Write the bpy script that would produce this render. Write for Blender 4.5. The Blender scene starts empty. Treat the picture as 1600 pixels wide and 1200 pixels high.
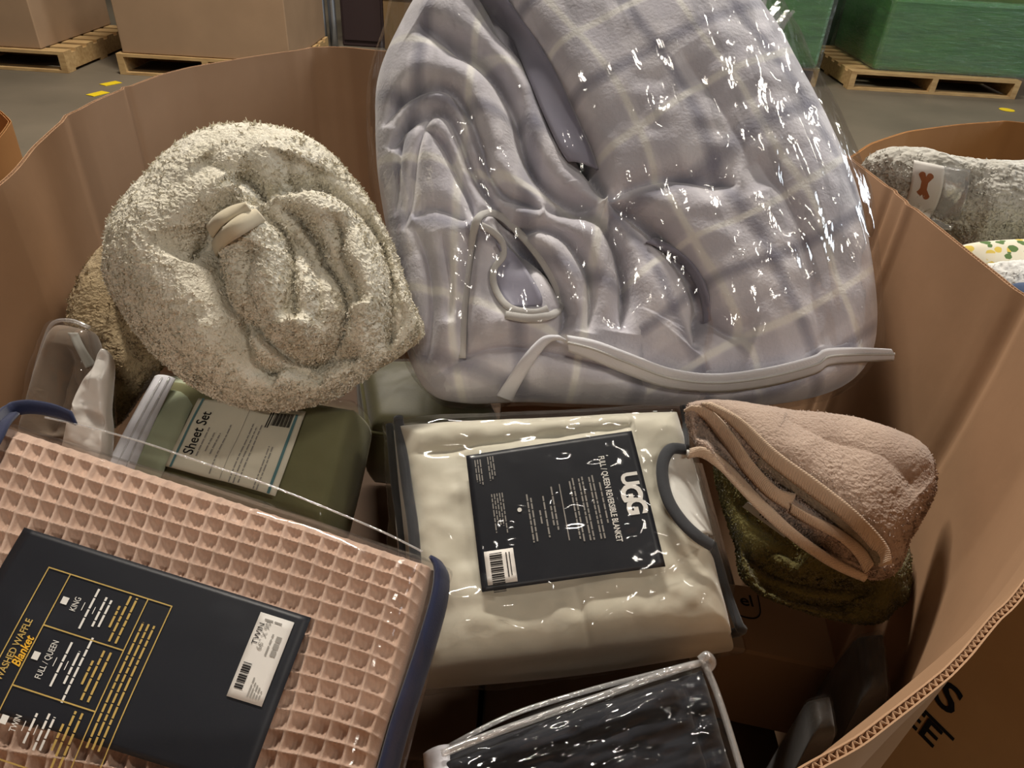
import bpy, math, random
import numpy as np

# ------------------------------------------------------------------ camera
scene = bpy.context.scene
col = scene.collection
FPX, PITCH, ROLL, CAMZ = 1155.0, math.radians(34.8), math.radians(3.44), 1.31
FW = np.array([0, math.cos(PITCH), -math.sin(PITCH)])
_R0 = np.array([1.0, 0, 0]); _U0 = np.array([0, math.sin(PITCH), math.cos(PITCH)])
RT = math.cos(ROLL) * _R0 + math.sin(ROLL) * _U0
UP = -math.sin(ROLL) * _R0 + math.cos(ROLL) * _U0
CAM = np.array([0, 0, CAMZ])
from mathutils import Matrix, Vector
cd = bpy.data.cameras.new('camera'); cam = bpy.data.objects.new('camera', cd); col.objects.link(cam)
cd.sensor_width = 36; cd.lens = FPX / 1600 * 36; cd.clip_start = 0.02
m = Matrix.Identity(4)
for i in range(3):
    m[i][0] = RT[i]; m[i][1] = UP[i]; m[i][2] = -FW[i]; m[i][3] = CAM[i]
cam.matrix_world = m
scene.camera = cam

# ------------------------------------------------------------------ world, lamps, exposure
w = bpy.data.worlds.new('world'); scene.world = w; w.use_nodes = True
w.node_tree.nodes['Background'].inputs[0].default_value = (1.0, 0.90, 0.78, 1)
w.node_tree.nodes['Background'].inputs[1].default_value = 0.03
def area(name, loc, size, energy, color, aim=None):
    l = bpy.data.lights.new(name, 'AREA'); l.shape = 'RECTANGLE'; l.size, l.size_y = size
    l.energy = energy; l.color = color
    o = bpy.data.objects.new(name, l); col.objects.link(o); o.location = loc
    if aim is not None:
        o.rotation_euler = (Vector(aim) - Vector(loc)).to_track_quat('-Z', 'Y').to_euler()
    return o
WARM = (1.0, 0.92, 0.81); COOL = (0.80, 0.90, 1.0)
for i, (x, y, e) in enumerate([(-0.9, 3.6, 350), (2.1, 4.2, 50), (3.4, 0.2, 60), (0.2, -4.6, 125), (-2.6, 8.6, 35), (1.0, 8.6, 30), (4.4, 8.0, 40)]):
    area('ceiling_lamp', (x, y, 5.4), (1.25, 0.30), e, WARM)
area('dock_daylight', (7.5, 3.0, 2.6), (2.2, 2.6), 170, COOL, (0.3, 1.0, 0.9))
vs = scene.view_settings
vs.view_transform = 'Standard'; vs.look = 'None'; vs.gamma = 1.0; vs.exposure = 0.12; vs.use_curve_mapping = False

# ------------------------------------------------------------------ layout helpers
def ray(x, y): return FW + RT * ((x - 800) / FPX) - UP * ((y - 600) / FPX)
def P(x, y, d): return CAM + ray(x, y) * d                    # a point at distance d along the view axis
def Pz(x, y, z):
    d = ray(x, y); return CAM + d * ((z - CAMZ) / d[2])
def nrm(v): v = np.asarray(v, float); return v / np.linalg.norm(v)

def catmull(pts, n, closed=False):
    pts = np.asarray(pts, float); k = len(pts)
    out = []
    segs = k if closed else k - 1
    for i in range(segs):
        if closed: a, b, c, d = pts[(i - 1) % k], pts[i], pts[(i + 1) % k], pts[(i + 2) % k]
        else: a, b, c, d = pts[max(i - 1, 0)], pts[i], pts[i + 1], pts[min(i + 2, k - 1)]
        for t in np.linspace(0, 1, n, endpoint=False):
            out.append(.5 * ((2 * b) + (c - a) * t + (2 * a - 5 * b + 4 * c - d) * t * t + (3 * b - a - 3 * c + d) * t ** 3))
    if not closed: out.append(pts[-1])
    return np.array(out)
def resample(pts, n):
    pts = np.asarray(pts, float); L = np.r_[0, np.cumsum(np.linalg.norm(np.diff(pts, axis=0), axis=1))]
    s = np.linspace(0, L[-1], n)
    return np.stack([np.interp(s, L, pts[:, j]) for j in range(pts.shape[1])], 1)

def _hash(ix, iy, iz, seed):
    h = (ix.astype(np.int64) * 374761393 + iy.astype(np.int64) * 668265263 + iz.astype(np.int64) * 2147483647 + seed * 974711) & 0xffffffff
    h = ((h ^ (h >> 13)) * 1274126177) & 0xffffffff
    return ((h ^ (h >> 16)) & 0xffff) / 32767.5 - 1
def noise(p, scale, seed=0):
    q = np.asarray(p) * scale
    if q.shape[1] == 2: q = np.c_[q, np.zeros(len(q))]
    f = np.floor(q); t = q - f; t = t * t * (3 - 2 * t)
    r = 0
    for dx in (0, 1):
        for dy in (0, 1):
            for dz in (0, 1):
                wgt = (t[:, 0] if dx else 1 - t[:, 0]) * (t[:, 1] if dy else 1 - t[:, 1]) * (t[:, 2] if dz else 1 - t[:, 2])
                r = r + wgt * _hash(f[:, 0] + dx, f[:, 1] + dy, f[:, 2] + dz, seed)
    return r
def fbm(p, scale, seed=0, oct=3):
    return sum(noise(p, scale * 2 ** i, seed + i) * .5 ** i for i in range(oct))

# ------------------------------------------------------------------ object helpers
def setp(o, label=None, cat=None, group=None, kind=None):
    if label: o['label'] = label
    if cat: o['category'] = cat
    if group: o['group'] = group
    if kind: o['kind'] = kind
    return o
def mk(name, V, F, mat, parent=None, uv=None, smooth=True):
    me = bpy.data.meshes.new(name)
    V = np.asarray(V, float)
    me.from_pydata(V.tolist(), [], F if isinstance(F, list) else F.tolist())
    if smooth: me.polygons.foreach_set('use_smooth', [True] * len(me.polygons))
    if uv is not None:
        lay = me.uv_layers.new(name='uv')
        idx = np.empty(len(me.loops), np.int32); me.loops.foreach_get('vertex_index', idx)
        lay.data.foreach_set('uv', np.asarray(uv, np.float32)[idx].ravel())
    if mat: me.materials.append(mat)
    o = bpy.data.objects.new(name, me); col.objects.link(o)
    if parent is not None:
        o.parent = parent; o.matrix_parent_inverse = Matrix.Translation(-Vector(parent.location))
    return o
def thing(name, label, cat, loc, group=None):
    o = bpy.data.objects.new(name, None); col.objects.link(o); o.location = tuple(float(c) for c in loc); o.empty_display_size = .05
    return setp(o, label, cat, group)
def gridF(nu, nv, off=0, wrap=False):
    i, j = np.meshgrid(np.arange(nv - 1), np.arange(nu if wrap else nu - 1), indexing='ij')
    a = i * nu + j; b = i * nu + (j + 1) % nu
    return (np.stack([a, b, b + nu, a + nu], -1).reshape(-1, 4) + off)
def solid(o, t, off=-1.0):
    md = o.modifiers.new('thickness', 'SOLIDIFY'); md.thickness = t; md.offset = off; return o
def box(name, lo, hi, mat, parent=None, rot=0, pivot=(0, 0), bevel=0.0):
    x0, y0, z0 = lo; x1, y1, z1 = hi
    V = np.array([[x, y, z] for z in (z0, z1) for (x, y) in ((x0, y0), (x1, y0), (x1, y1), (x0, y1))], float)
    if rot:
        c, s = math.cos(rot), math.sin(rot); d = V[:, :2] - np.array(pivot)
        V[:, 0] = pivot[0] + d[:, 0] * c - d[:, 1] * s; V[:, 1] = pivot[1] + d[:, 0] * s + d[:, 1] * c
    F = [[0, 3, 2, 1], [4, 5, 6, 7], [0, 1, 5, 4], [1, 2, 6, 5], [2, 3, 7, 6], [3, 0, 4, 7]]
    o = mk(name, V, F, mat, parent, smooth=False)
    if bevel:
        b = o.modifiers.new('bevel', 'BEVEL'); b.width = bevel; b.segments = 2
    return o
def tube(name, pts, rad, mat, parent=None, n=10, closed=False, flat=1.0, nrmv=None):
    pts = np.asarray(pts, float); k = len(pts)
    T = np.roll(pts, -1, 0) - np.roll(pts, 1, 0)
    if not closed: T[0] = pts[1] - pts[0]; T[-1] = pts[-1] - pts[-2]
    T /= np.linalg.norm(T, axis=1)[:, None] + 1e-12
    ref = nrm(nrmv) if nrmv is not None else nrm([.3, -.5, .8])
    A = np.cross(T, ref); A /= np.linalg.norm(A, axis=1)[:, None] + 1e-9
    B = np.cross(A, T)
    ang = np.linspace(0, 2 * math.pi, n, endpoint=False)
    rad = np.broadcast_to(np.asarray(rad, float), (k,))[:, None, None]
    V = pts[:, None] + rad * (A[:, None] * np.cos(ang)[None, :, None] + B[:, None] * (np.sin(ang) * flat)[None, :, None])
    V = V.reshape(-1, 3)
    F = gridF(n, k, wrap=True).tolist()
    if closed: F += [[(k - 1) * n + j, (k - 1) * n + (j + 1) % n, (j + 1) % n, j] for j in range(n)]
    else: F += [list(range(n))[::-1], [(k - 1) * n + j for j in range(n)]]
    return mk(name, V, F, mat, parent)
def loft(name, A, B, mat, parent=None, n=60, mcols=6, bulge=0.0, thick=0.0012, nv=None, sm=True):
    A = resample(catmull(A, 8) if sm else A, n); B = resample(catmull(B, 8) if sm else B, n)
    t = np.linspace(0, 1, mcols)
    V = A[:, None] * (1 - t)[None, :, None] + B[:, None] * t[None, :, None]
    if bulge and nv is not None:
        V = V + (np.sin(math.pi * t) ** .7 * bulge)[None, :, None] * nrm(nv)
    uv = np.stack(np.broadcast_arrays(np.linspace(0, 1, n)[:, None], t[None]), -1).reshape(-1, 2)
    o = mk(name, V.reshape(-1, 3), gridF(mcols, n), mat, parent, uv=uv)
    if thick: solid(o, thick, 0)
    return o

class Blob:
    """a soft body: an outline on a leaning plane, domed to the front and to the back"""
    def __init__(s, anchor, tilt, outline, front, back, n=3.0, m=2.0, centre=None, lean=0.0):
        s.n3 = nrm([lean, -math.sin(tilt), math.cos(tilt)])
        s.e1 = nrm(np.cross([0, 1, .3], s.n3)); s.e2 = np.cross(s.n3, s.e1)
        s.o = P(*anchor); s.front, s.back, s.n, s.m = front, back, n, m
        pl = np.array([s.loc(x, y) for x, y in outline])
        s.c = np.array(s.loc(*centre)) if centre else pl.mean(0)
        ol = catmull(pl, 10, True) - s.c
        th = np.arctan2(ol[:, 1], ol[:, 0]); r = np.hypot(ol[:, 0], ol[:, 1])
        o = np.argsort(th); s.th = np.r_[th[o] - 2 * math.pi, th[o], th[o] + 2 * math.pi]; s.R = np.r_[r[o], r[o], r[o]]
    def loc(s, x, y, h=0.0):
        d = ray(x, y); t = ((s.o + s.n3 * h - CAM) @ s.n3) / (d @ s.n3); p = CAM + d * t - s.o
        return p @ s.e1, p @ s.e2
    def loc_n(s, pts, h): return np.array([s.loc(x, y, h) for x, y in pts])
    def W(s, xy, h): return s.o + xy[:, :1] * s.e1 + xy[:, 1:2] * s.e2 + np.asarray(h).reshape(-1, 1) * s.n3
    def rad(s, xy):
        d = xy - s.c; return np.hypot(d[:, 0], d[:, 1]) / np.interp(np.arctan2(d[:, 1], d[:, 0]), s.th, s.R)
    def dome(s, r, a): return a * np.clip(1 - np.clip(r, 0, 1) ** s.n, 0, 1) ** (1 / s.m)
    def H(s, xy): return s.dome(s.rad(xy), s.front) + (s.hf(xy, np.clip(s.rad(xy), 0, 1)) if s.hf else 0)
    hf = None
    def mesh(s, name, mat, parent, nth=420, nr=130, hf=None, grow=1.0, lift=0.0, uvf=None, nb=24, jitter=None):
        s.hf = hf
        th = np.linspace(-math.pi, math.pi, nth, endpoint=False)
        t = np.linspace(.004, 1, nr); rf = np.sin(t * math.pi / 2)
        rb = np.sin(np.linspace(1, .02, nb + 1)[1:] * math.pi / 2)
        R = np.interp(th, s.th, s.R) * grow
        rr = np.r_[rf, rb]
        X = s.c[0] + rr[:, None] * R[None] * np.cos(th)[None]; Y = s.c[1] + rr[:, None] * R[None] * np.sin(th)[None]
        xy = np.stack([X, Y], -1).reshape(-1, 2)
        r2 = np.repeat(rr, nth); isf = np.repeat(np.r_[np.ones(nr, bool), np.zeros(nb, bool)], nth)
        h = np.where(isf, s.dome(r2, s.front + lift), -s.dome(r2, s.back + lift))
        if hf is not None: h = h + np.where(isf, hf(xy, r2), 0)
        V = s.W(xy, h)
        if jitter is not None: V = jitter(V, xy, r2, isf)
        F = gridF(nth, nr + nb, wrap=True).tolist()
        F.append([nth - 1 - j for j in range(nth)]); k = (nr + nb - 1) * nth; F.append([k + j for j in range(nth)])
        return mk(name, V, F, mat, parent, uv=(uvf(xy) if uvf else xy))
    def ons(s, pts, lift=0.0):
        """where the lines of sight through these points first meet the skin of the body"""
        D = np.array([ray(x, y) for x, y in pts]); t0 = ((s.o - CAM) @ s.n3) / (D @ s.n3); cs = -(D @ s.n3)
        k = np.linspace(0, 1, 72); span = s.front + abs(lift) + .03
        t = t0[:, None] - span / cs[:, None] * (1 - k * 1.02)[None]
        p = CAM + D[:, None] * t[..., None] - s.o
        q = p.reshape(-1, 3); xy = np.c_[q @ s.e1, q @ s.e2]
        g = (q @ s.n3 - s.H(xy) - lift).reshape(t.shape)
        neg = g <= 0; first = np.where(neg.any(1), neg.argmax(1), t.shape[1] - 1); first = np.maximum(first, 1); r = np.arange(len(t))
        g1, g0 = g[r, first], g[r, first - 1]; f = np.clip(g0 / np.where(np.abs(g0 - g1) < 1e-9, 1, g0 - g1), 0, 1)
        tt = t[r, first - 1] * (1 - f) + t[r, first] * f
        return CAM + D * tt[:, None]
    def on(s, x, y, lift=0.0): return s.ons([(x, y)], lift)[0]

def crease(xy, poly, depth, wl, wr, taper=.18):
    """a fold line: a cusp-shaped valley, steep on one side and broad on the other"""
    poly = catmull(poly, 3); a = poly[:-1]; b = poly[1:]
    best = np.full(len(xy), 1e9); sg = np.zeros(len(xy)); par = np.zeros(len(xy))
    L = np.r_[0, np.cumsum(np.linalg.norm(b - a, axis=1))]
    for i in range(len(a)):
        ab = b[i] - a[i]; l2 = ab @ ab + 1e-15; d = xy - a[i]
        t = np.clip(d @ ab / l2, 0, 1); q = d - t[:, None] * ab; dd = np.hypot(q[:, 0], q[:, 1])
        k = dd < best
        best = np.where(k, dd, best); sg = np.where(k, np.sign(ab[0] * d[:, 1] - ab[1] * d[:, 0]), sg)
        par = np.where(k, (L[i] + t * math.sqrt(l2)) / L[-1], par)
    wd = np.where(sg > 0, wl, wr)
    tp = np.clip(par / taper, 0, 1) * np.clip((1 - par) / taper, 0, 1)
    return -depth * np.exp(-best / wd) * (tp ** .6)
def sdist(xy, poly):
    poly = catmull(poly, 5); a = poly[:-1]; b = poly[1:]; best = np.full(len(xy), 1e9); sg = np.zeros(len(xy))
    for i in range(len(a)):
        ab = b[i] - a[i]; l2 = ab @ ab + 1e-15; d = xy - a[i]
        t = np.clip(d @ ab / l2, 0, 1); q = d - t[:, None] * ab; dd = np.hypot(q[:, 0], q[:, 1])
        k = dd < best; best = np.where(k, dd, best); sg = np.where(k, np.sign(ab[0] * d[:, 1] - ab[1] * d[:, 0]), sg)
    return best * sg

class Slab:
    """a flat package: four corners of its top face (on a leaning plane), a puffed top, rounded edges and sides"""
    def __init__(s, anchor, tilt, corners, thick, rnd=.02, lean=0.0, puff=0.0):
        s.n3 = nrm([lean, -math.sin(tilt), math.cos(tilt)]); o = P(*anchor)
        def pp(x, y):
            d = ray(x, y); return CAM + d * (((o - CAM) @ s.n3) / (d @ s.n3))
        s.o = o; s.C = [pp(*c) for c in corners]; s.t = thick; s.r = rnd; s.puff = puff; s.hf = None
        s.Wd = .5 * (np.linalg.norm(s.C[1] - s.C[0]) + np.linalg.norm(s.C[2] - s.C[3]))
        s.Hd = .5 * (np.linalg.norm(s.C[3] - s.C[0]) + np.linalg.norm(s.C[2] - s.C[1]))
    def base(s, u, v):
        u = np.asarray(u)[:, None]; v = np.asarray(v)[:, None]
        return s.C[0] * (1 - u) * (1 - v) + s.C[1] * u * (1 - v) + s.C[2] * u * v + s.C[3] * (1 - u) * v
    def h(s, u, v):
        e = np.minimum(np.minimum(u, 1 - u) * s.Wd, np.minimum(v, 1 - v) * s.Hd)
        k = np.clip(1 - e / s.r, 0, 1)
        hh = -s.r * (1 - np.sqrt(np.clip(1 - k * k, 0, 1))) + s.puff * (np.clip(1 - (2 * u - 1) ** 4, 0, 1) * np.clip(1 - (2 * v - 1) ** 4, 0, 1)) ** .6
        if s.hf is not None: hh = hh + s.hf(u, v) * (1 - k ** 3)
        return hh
    def at(s, u, v, lift=0.0):
        u = np.atleast_1d(np.asarray(u, float)); v = np.atleast_1d(np.asarray(v, float))
        return s.base(u, v) + (s.h(u, v) + lift)[:, None] * s.n3
    def uv(s, x, y, lift=0.0):
        u = v = .5; 
        for _ in range(25):
            p = s.at([u, u + 1e-3, u], [v, v, v + 1e-3], lift)
            q = []
            for k in p:
                d = k - CAM; z = d @ FW; q.append((800 + FPX * (d @ RT) / z, 600 - FPX * (d @ UP) / z))
            J = np.array([[q[1][0] - q[0][0], q[2][0] - q[0][0]], [q[1][1] - q[0][1], q[2][1] - q[0][1]]]) / 1e-3
            du = np.linalg.solve(J, np.array([x - q[0][0], y - q[0][1]])); u += np.clip(du[0], -.2, .2); v += np.clip(du[1], -.2, .2)
        return u, v
    def px(s, pts, lift=0.0):
        return np.array([s.at(*s.uv(x, y, lift), lift)[0] for x, y in pts])
    def mesh(s, name, mat, parent, nu=120, nv=90, lift=0.0, hf=None, bulge=.012, closed=True, jit=0.0, grow=0.0):
        s.hf = hf
        k = np.linspace(0, 1, nu); g = np.linspace(0, 1, nv)
        ez = lambda a: .5 - .5 * np.cos(math.pi * a) * (0.35) - (.5 - a) * .65 - .5 * .35 + .175 if False else a
        U, Vv = np.meshgrid(k, g); u = U.ravel(); v = Vv.ravel()
        p = s.at(u, v, lift); cen = sum(s.C) / 4
        if grow: 
            dd = s.base(u, v) - cen; p = p + dd * grow
        uv = np.c_[u * s.Wd, v * s.Hd]
        F = gridF(nu, nv)[:, ::-1].tolist()
        b = [i for i in range(nu)] + [i * nu + nu - 1 for i in range(1, nv)] + [(nv - 1) * nu + i for i in range(nu - 2, -1, -1)] + [i * nu for i in range(nv - 2, 0, -1)]
        nb = len(b); V = [p]; UV = [uv]; prev = b; off = len(p)
        rows = 9
        for r in range(1, rows + 1):
            f = r / rows
            out = (p[b] - cen); out = out - (out @ s.n3)[:, None] * s.n3; out /= np.linalg.norm(out, axis=1)[:, None]
            q = p[b] - s.n3 * (s.t * f) + out * (bulge * math.sin(math.pi * f))[None] if False else p[b] - s.n3 * (s.t * f) + out * (bulge * math.sin(math.pi * f))
            if jit: q = q + out * (fbm(q, 25, 5) * jit * math.sin(math.pi * f))[:, None]
            V.append(q); UV.append(uv[b] + np.array([0, s.t * f]))
            cur = list(range(off, off + nb)); off += nb
            F += [[prev[i], prev[(i + 1) % nb], cur[(i + 1) % nb], cur[i]] for i in range(nb)]
            prev = cur
        if closed: F.append(prev)
        return mk(name, np.vstack(V), F, mat, parent, uv=np.vstack(UV))

class Card:
    """a printed insert lying on a package: (a, b) run in metres across and down its face"""
    def __init__(s, slab, quad, lift):
        s.slab, s.lift = slab, lift
        s.q = np.array([slab.uv(x, y, lift) for x, y in quad])
        c = np.vstack([slab.at(*q, lift) for q in s.q])
        s.W = .5 * (np.linalg.norm(c[1] - c[0]) + np.linalg.norm(c[2] - c[3])); s.H = .5 * (np.linalg.norm(c[3] - c[0]) + np.linalg.norm(c[2] - c[1]))
    def pt(s, a, b, up=0.0):
        a = (np.asarray(a, float) / s.W)[:, None]; b = (np.asarray(b, float) / s.H)[:, None]; q = s.q
        k = q[0] * (1 - a) * (1 - b) + q[1] * a * (1 - b) + q[2] * a * b + q[3] * (1 - a) * b
        return s.slab.at(k[:, 0], k[:, 1], s.lift + up)
    def sheet(s, name, mat, parent, rect=None, up=0.0, nu=24, nv=24, thick=.0008):
        a0, b0, a1, b1 = rect or (0, 0, s.W, s.H)
        A, B = np.meshgrid(np.linspace(a0, a1, nu), np.linspace(b0, b1, nv))
        o = mk(name, s.pt(A.ravel(), B.ravel(), up), gridF(nu, nv)[:, ::-1], mat, parent, uv=np.c_[A.ravel(), B.ravel()])
        solid(o, thick, -1); return o
    def rects(s, name, rl, mat, parent, up):
        V = []; F = []
        for (a0, b0, a1, b1) in rl:
            n = max(2, int(max(abs(a1 - a0), abs(b1 - b0)) / .012) + 1)
            long = abs(a1 - a0) > abs(b1 - b0); t = np.linspace(0, 1, n)
            if long: X = np.r_[a0 + (a1 - a0) * t, a0 + (a1 - a0) * t]; Y = np.r_[np.full(n, b0), np.full(n, b1)]
            else: Y = np.r_[b0 + (b1 - b0) * t, b0 + (b1 - b0) * t]; X = np.r_[np.full(n, a0), np.full(n, a1)]
            o = len(V); V += list(s.pt(X, Y, up)); F += [[o + i, o + i + 1, o + n + i + 1, o + n + i] for i in range(n - 1)]
        o = mk(name, V, F, mat, parent, smooth=False)
        if len(rl) > 2: o['kind'] = 'stuff'
        return o
    def text(s, name, txt, a, b, size, mode, mat, parent, up=.0007, bold=0.0, align='LEFT', shear=0.0, fit=None):
        """mode 'down': the line runs down the card; 'up': it runs up the card; 'right': across"""
        x, y, F = text_mesh(txt, size, bold, align, shear)
        if fit: x = x * (fit / (x.max() - x.min()))
        if mode == 'down': A, B = a + y, b + x
        elif mode == 'up': A, B = a - y, b - x
        else: A, B = a + x, b - y
        return mk(name, s.pt(A, B, up), F, mat, parent, smooth=False)
def text_mesh(txt, size, bold=0.0, align='LEFT', shear=0.0):
    c = bpy.data.curves.new('lettering', 'FONT'); c.body = txt; c.size = size; c.offset = bold; c.align_x = align; c.shear = shear
    c.resolution_u = 3; o = bpy.data.objects.new('lettering', c); col.objects.link(o)
    me = bpy.data.meshes.new_from_object(o.evaluated_get(bpy.context.evaluated_depsgraph_get()))
    x = np.array([v.co.x for v in me.vertices]); y = np.array([v.co.y for v in me.vertices]); F = [list(p.vertices) for p in me.polygons]
    bpy.data.objects.remove(o); bpy.data.curves.remove(c); bpy.data.meshes.remove(me)
    return x, y, F
_rng = random.Random(5)
def dashes(a, b, length, th, mode, gap=.0012):
    """a line of print too small to read, as word-long strokes; returns rectangles"""
    out = []; p = 0
    while p < length:
        wl = min(_rng.uniform(.003, .009), length - p)
        if mode == 'down': out.append((a, b + p, a + th, b + p + wl))
        elif mode == 'up': out.append((a, b - p - wl, a + th, b - p))
        else: out.append((a + p, b, a + p + wl, b + th))
        p += wl + gap
    return out

# ------------------------------------------------------------------ materials
def lin(c):
    return tuple(((v / 255) / 12.92 if v / 255 <= .04045 else ((v / 255 + .055) / 1.055) ** 2.4) for v in c) + (1.0,)
def base(name):
    mt = bpy.data.materials.new(name); mt.use_nodes = True; nt = mt.node_tree; nt.nodes.clear()
    out = nt.nodes.new('ShaderNodeOutputMaterial'); return mt, nt, out
def nd(nt, typ, **kw):
    n = nt.nodes.new(typ)
    for k, v in kw.items():
        if k.startswith('i_'):
            key = k[2:]; key = int(key) if key.isdigit() else key.replace('_', ' ')
            n.inputs[key].default_value = v
        else: setattr(n, k, v)
    return n
def ramp(nt, fac, stops, interp='LINEAR'):
    r = nt.nodes.new('ShaderNodeValToRGB'); r.color_ramp.interpolation = interp; e = r.color_ramp.elements
    while len(e) < len(stops): e.new(.5)
    for k, (p, c) in enumerate(stops): e[k].position = p; e[k].color = c if len(c) == 4 else tuple(c) + (1,)
    nt.links.new(fac, r.inputs[0]); return r.outputs[0]
def cloth(name, c1, c2=None, var=18, rough=.95, bump=(400, .4, .001), sheen=.2, kind='noise', coord='Object', var2=None, bump2=None):
    mt, nt, out = base(name); L = nt.links.new
    tc = nd(nt, 'ShaderNodeTexCoord'); b = nd(nt, 'ShaderNodeBsdfPrincipled'); b.inputs['Roughness'].default_value = rough
    b.inputs['Sheen Weight'].default_value = sheen; b.inputs['Specular IOR Level'].default_value = .2
    n = nd(nt, 'ShaderNodeTexNoise', i_Scale=var, i_Detail=4.0); L(tc.outputs[coord], n.inputs['Vector'])
    L(ramp(nt, n.outputs[0], [(.3, lin(c1)), (.7, lin(c2 or c1))]), b.inputs['Base Color'])
    if kind == 'curl':
        dn = nd(nt, 'ShaderNodeTexNoise', i_Scale=bump[0] * .7, i_Detail=2.0); L(tc.outputs[coord], dn.inputs['Vector'])
        mx = nd(nt, 'ShaderNodeVectorMath', operation='MULTIPLY_ADD'); mx.inputs[1].default_value = (.012,) * 3
        L(dn.outputs['Color'], mx.inputs[0]); L(tc.outputs[coord], mx.inputs[2])
        t = nd(nt, 'ShaderNodeTexVoronoi', i_Scale=bump[0]); t.feature = 'SMOOTH_F1'; L(mx.outputs[0], t.inputs['Vector'])
        iv = nd(nt, 'ShaderNodeMath', operation='SUBTRACT'); iv.inputs[0].default_value = 1; L(t.outputs['Distance'], iv.inputs[1]); hh = iv.outputs[0]
    elif kind == 'weave':
        a = nd(nt, 'ShaderNodeTexWave', i_Scale=bump[0]); a.bands_direction = 'X'; c = nd(nt, 'ShaderNodeTexWave', i_Scale=bump[0]); c.bands_direction = 'Y'
        L(tc.outputs[coord], a.inputs['Vector']); L(tc.outputs[coord], c.inputs['Vector'])
        ad = nd(nt, 'ShaderNodeMath', operation='ADD'); L(a.outputs['Fac'], ad.inputs[0]); L(c.outputs['Fac'], ad.inputs[1]); hh = ad.outputs[0]
    else:
        t = nd(nt, 'ShaderNodeTexNoise', i_Scale=bump[0], i_Detail=3.0); L(tc.outputs[coord], t.inputs['Vector']); hh = t.outputs[0]
    bp = nd(nt, 'ShaderNodeBump', i_Strength=bump[1], i_Distance=bump[2]); L(hh, bp.inputs['Height'])
    L(bp.outputs[0], b.inputs['Normal']); L(b.outputs[0], out.inputs[0]); return mt
def film(name, rough=.08, haze=.03, tint=(1, 1, 1, 1), fres=.9, wr=((30, .35, .004), (9, .3, .01)), stretch=(1, 1, 1), crinkle=0.0, cscale=28, floor_=.03):
    """clear plastic: what is behind shows through, with a glossy wrinkled skin"""
    mt, nt, out = base(name); L = nt.links.new
    tc = nd(nt, 'ShaderNodeTexCoord'); mp = nd(nt, 'ShaderNodeMapping'); mp.inputs['Scale'].default_value = stretch; L(tc.outputs['Object'], mp.inputs['Vector'])
    prev = None
    for sc, st, ds in wr:
        t = nd(nt, 'ShaderNodeTexNoise', i_Scale=float(sc), i_Detail=3.0, i_Distortion=.8); L(mp.outputs[0], t.inputs['Vector'])
        bp = nd(nt, 'ShaderNodeBump', i_Strength=st, i_Distance=ds); L(t.outputs[0], bp.inputs['Height'])
        if prev is not None: L(prev, bp.inputs['Normal'])
        prev = bp.outputs[0]
    if crinkle:
        v = nd(nt, 'ShaderNodeTexVoronoi', i_Scale=float(cscale)); v.feature = 'F1'; v.distance = 'EUCLIDEAN'
        dn = nd(nt, 'ShaderNodeTexNoise', i_Scale=12.0, i_Detail=3.0); L(mp.outputs[0], dn.inputs['Vector'])
        mx = nd(nt, 'ShaderNodeVectorMath', operation='MULTIPLY_ADD'); mx.inputs[1].default_value = (.08,) * 3
        L(dn.outputs['Color'], mx.inputs[0]); L(mp.outputs[0], mx.inputs[2]); L(mx.outputs[0], v.inputs['Vector'])
        bp = nd(nt, 'ShaderNodeBump', i_Strength=crinkle, i_Distance=.006); L(v.outputs['Distance'], bp.inputs['Height']); L(prev, bp.inputs['Normal']); prev = bp.outputs[0]
    tr = nd(nt, 'ShaderNodeBsdfTransparent'); tr.inputs[0].default_value = tint
    gl = nd(nt, 'ShaderNodeBsdfGlossy'); gl.inputs['Roughness'].default_value = rough; L(prev, gl.inputs['Normal'])
    df = nd(nt, 'ShaderNodeBsdfDiffuse'); df.inputs[0].default_value = (.8, .8, .8, 1)
    lw = nd(nt, 'ShaderNodeFresnel', i_IOR=1.4)
    mu = nd(nt, 'ShaderNodeMath', operation='MULTIPLY_ADD'); mu.inputs[1].default_value = fres; mu.inputs[2].default_value = floor_; L(lw.outputs[0], mu.inputs[0])
    mn_ = nd(nt, 'ShaderNodeMath', operation='MINIMUM'); mn_.inputs[1].default_value = .22; L(mu.outputs[0], mn_.inputs[0]); mu = mn_
    m1 = nd(nt, 'ShaderNodeMixShader'); m1.inputs[0].default_value = haze; L(tr.outputs[0], m1.inputs[1]); L(df.outputs[0], m1.inputs[2])
    m2 = nd(nt, 'ShaderNodeMixShader'); L(mu.outputs[0], m2.inputs[0]); L(m1.outputs[0], m2.inputs[1]); L(gl.outputs[0], m2.inputs[2])
    L(m2.outputs[0], out.inputs[0]); return mt
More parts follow.
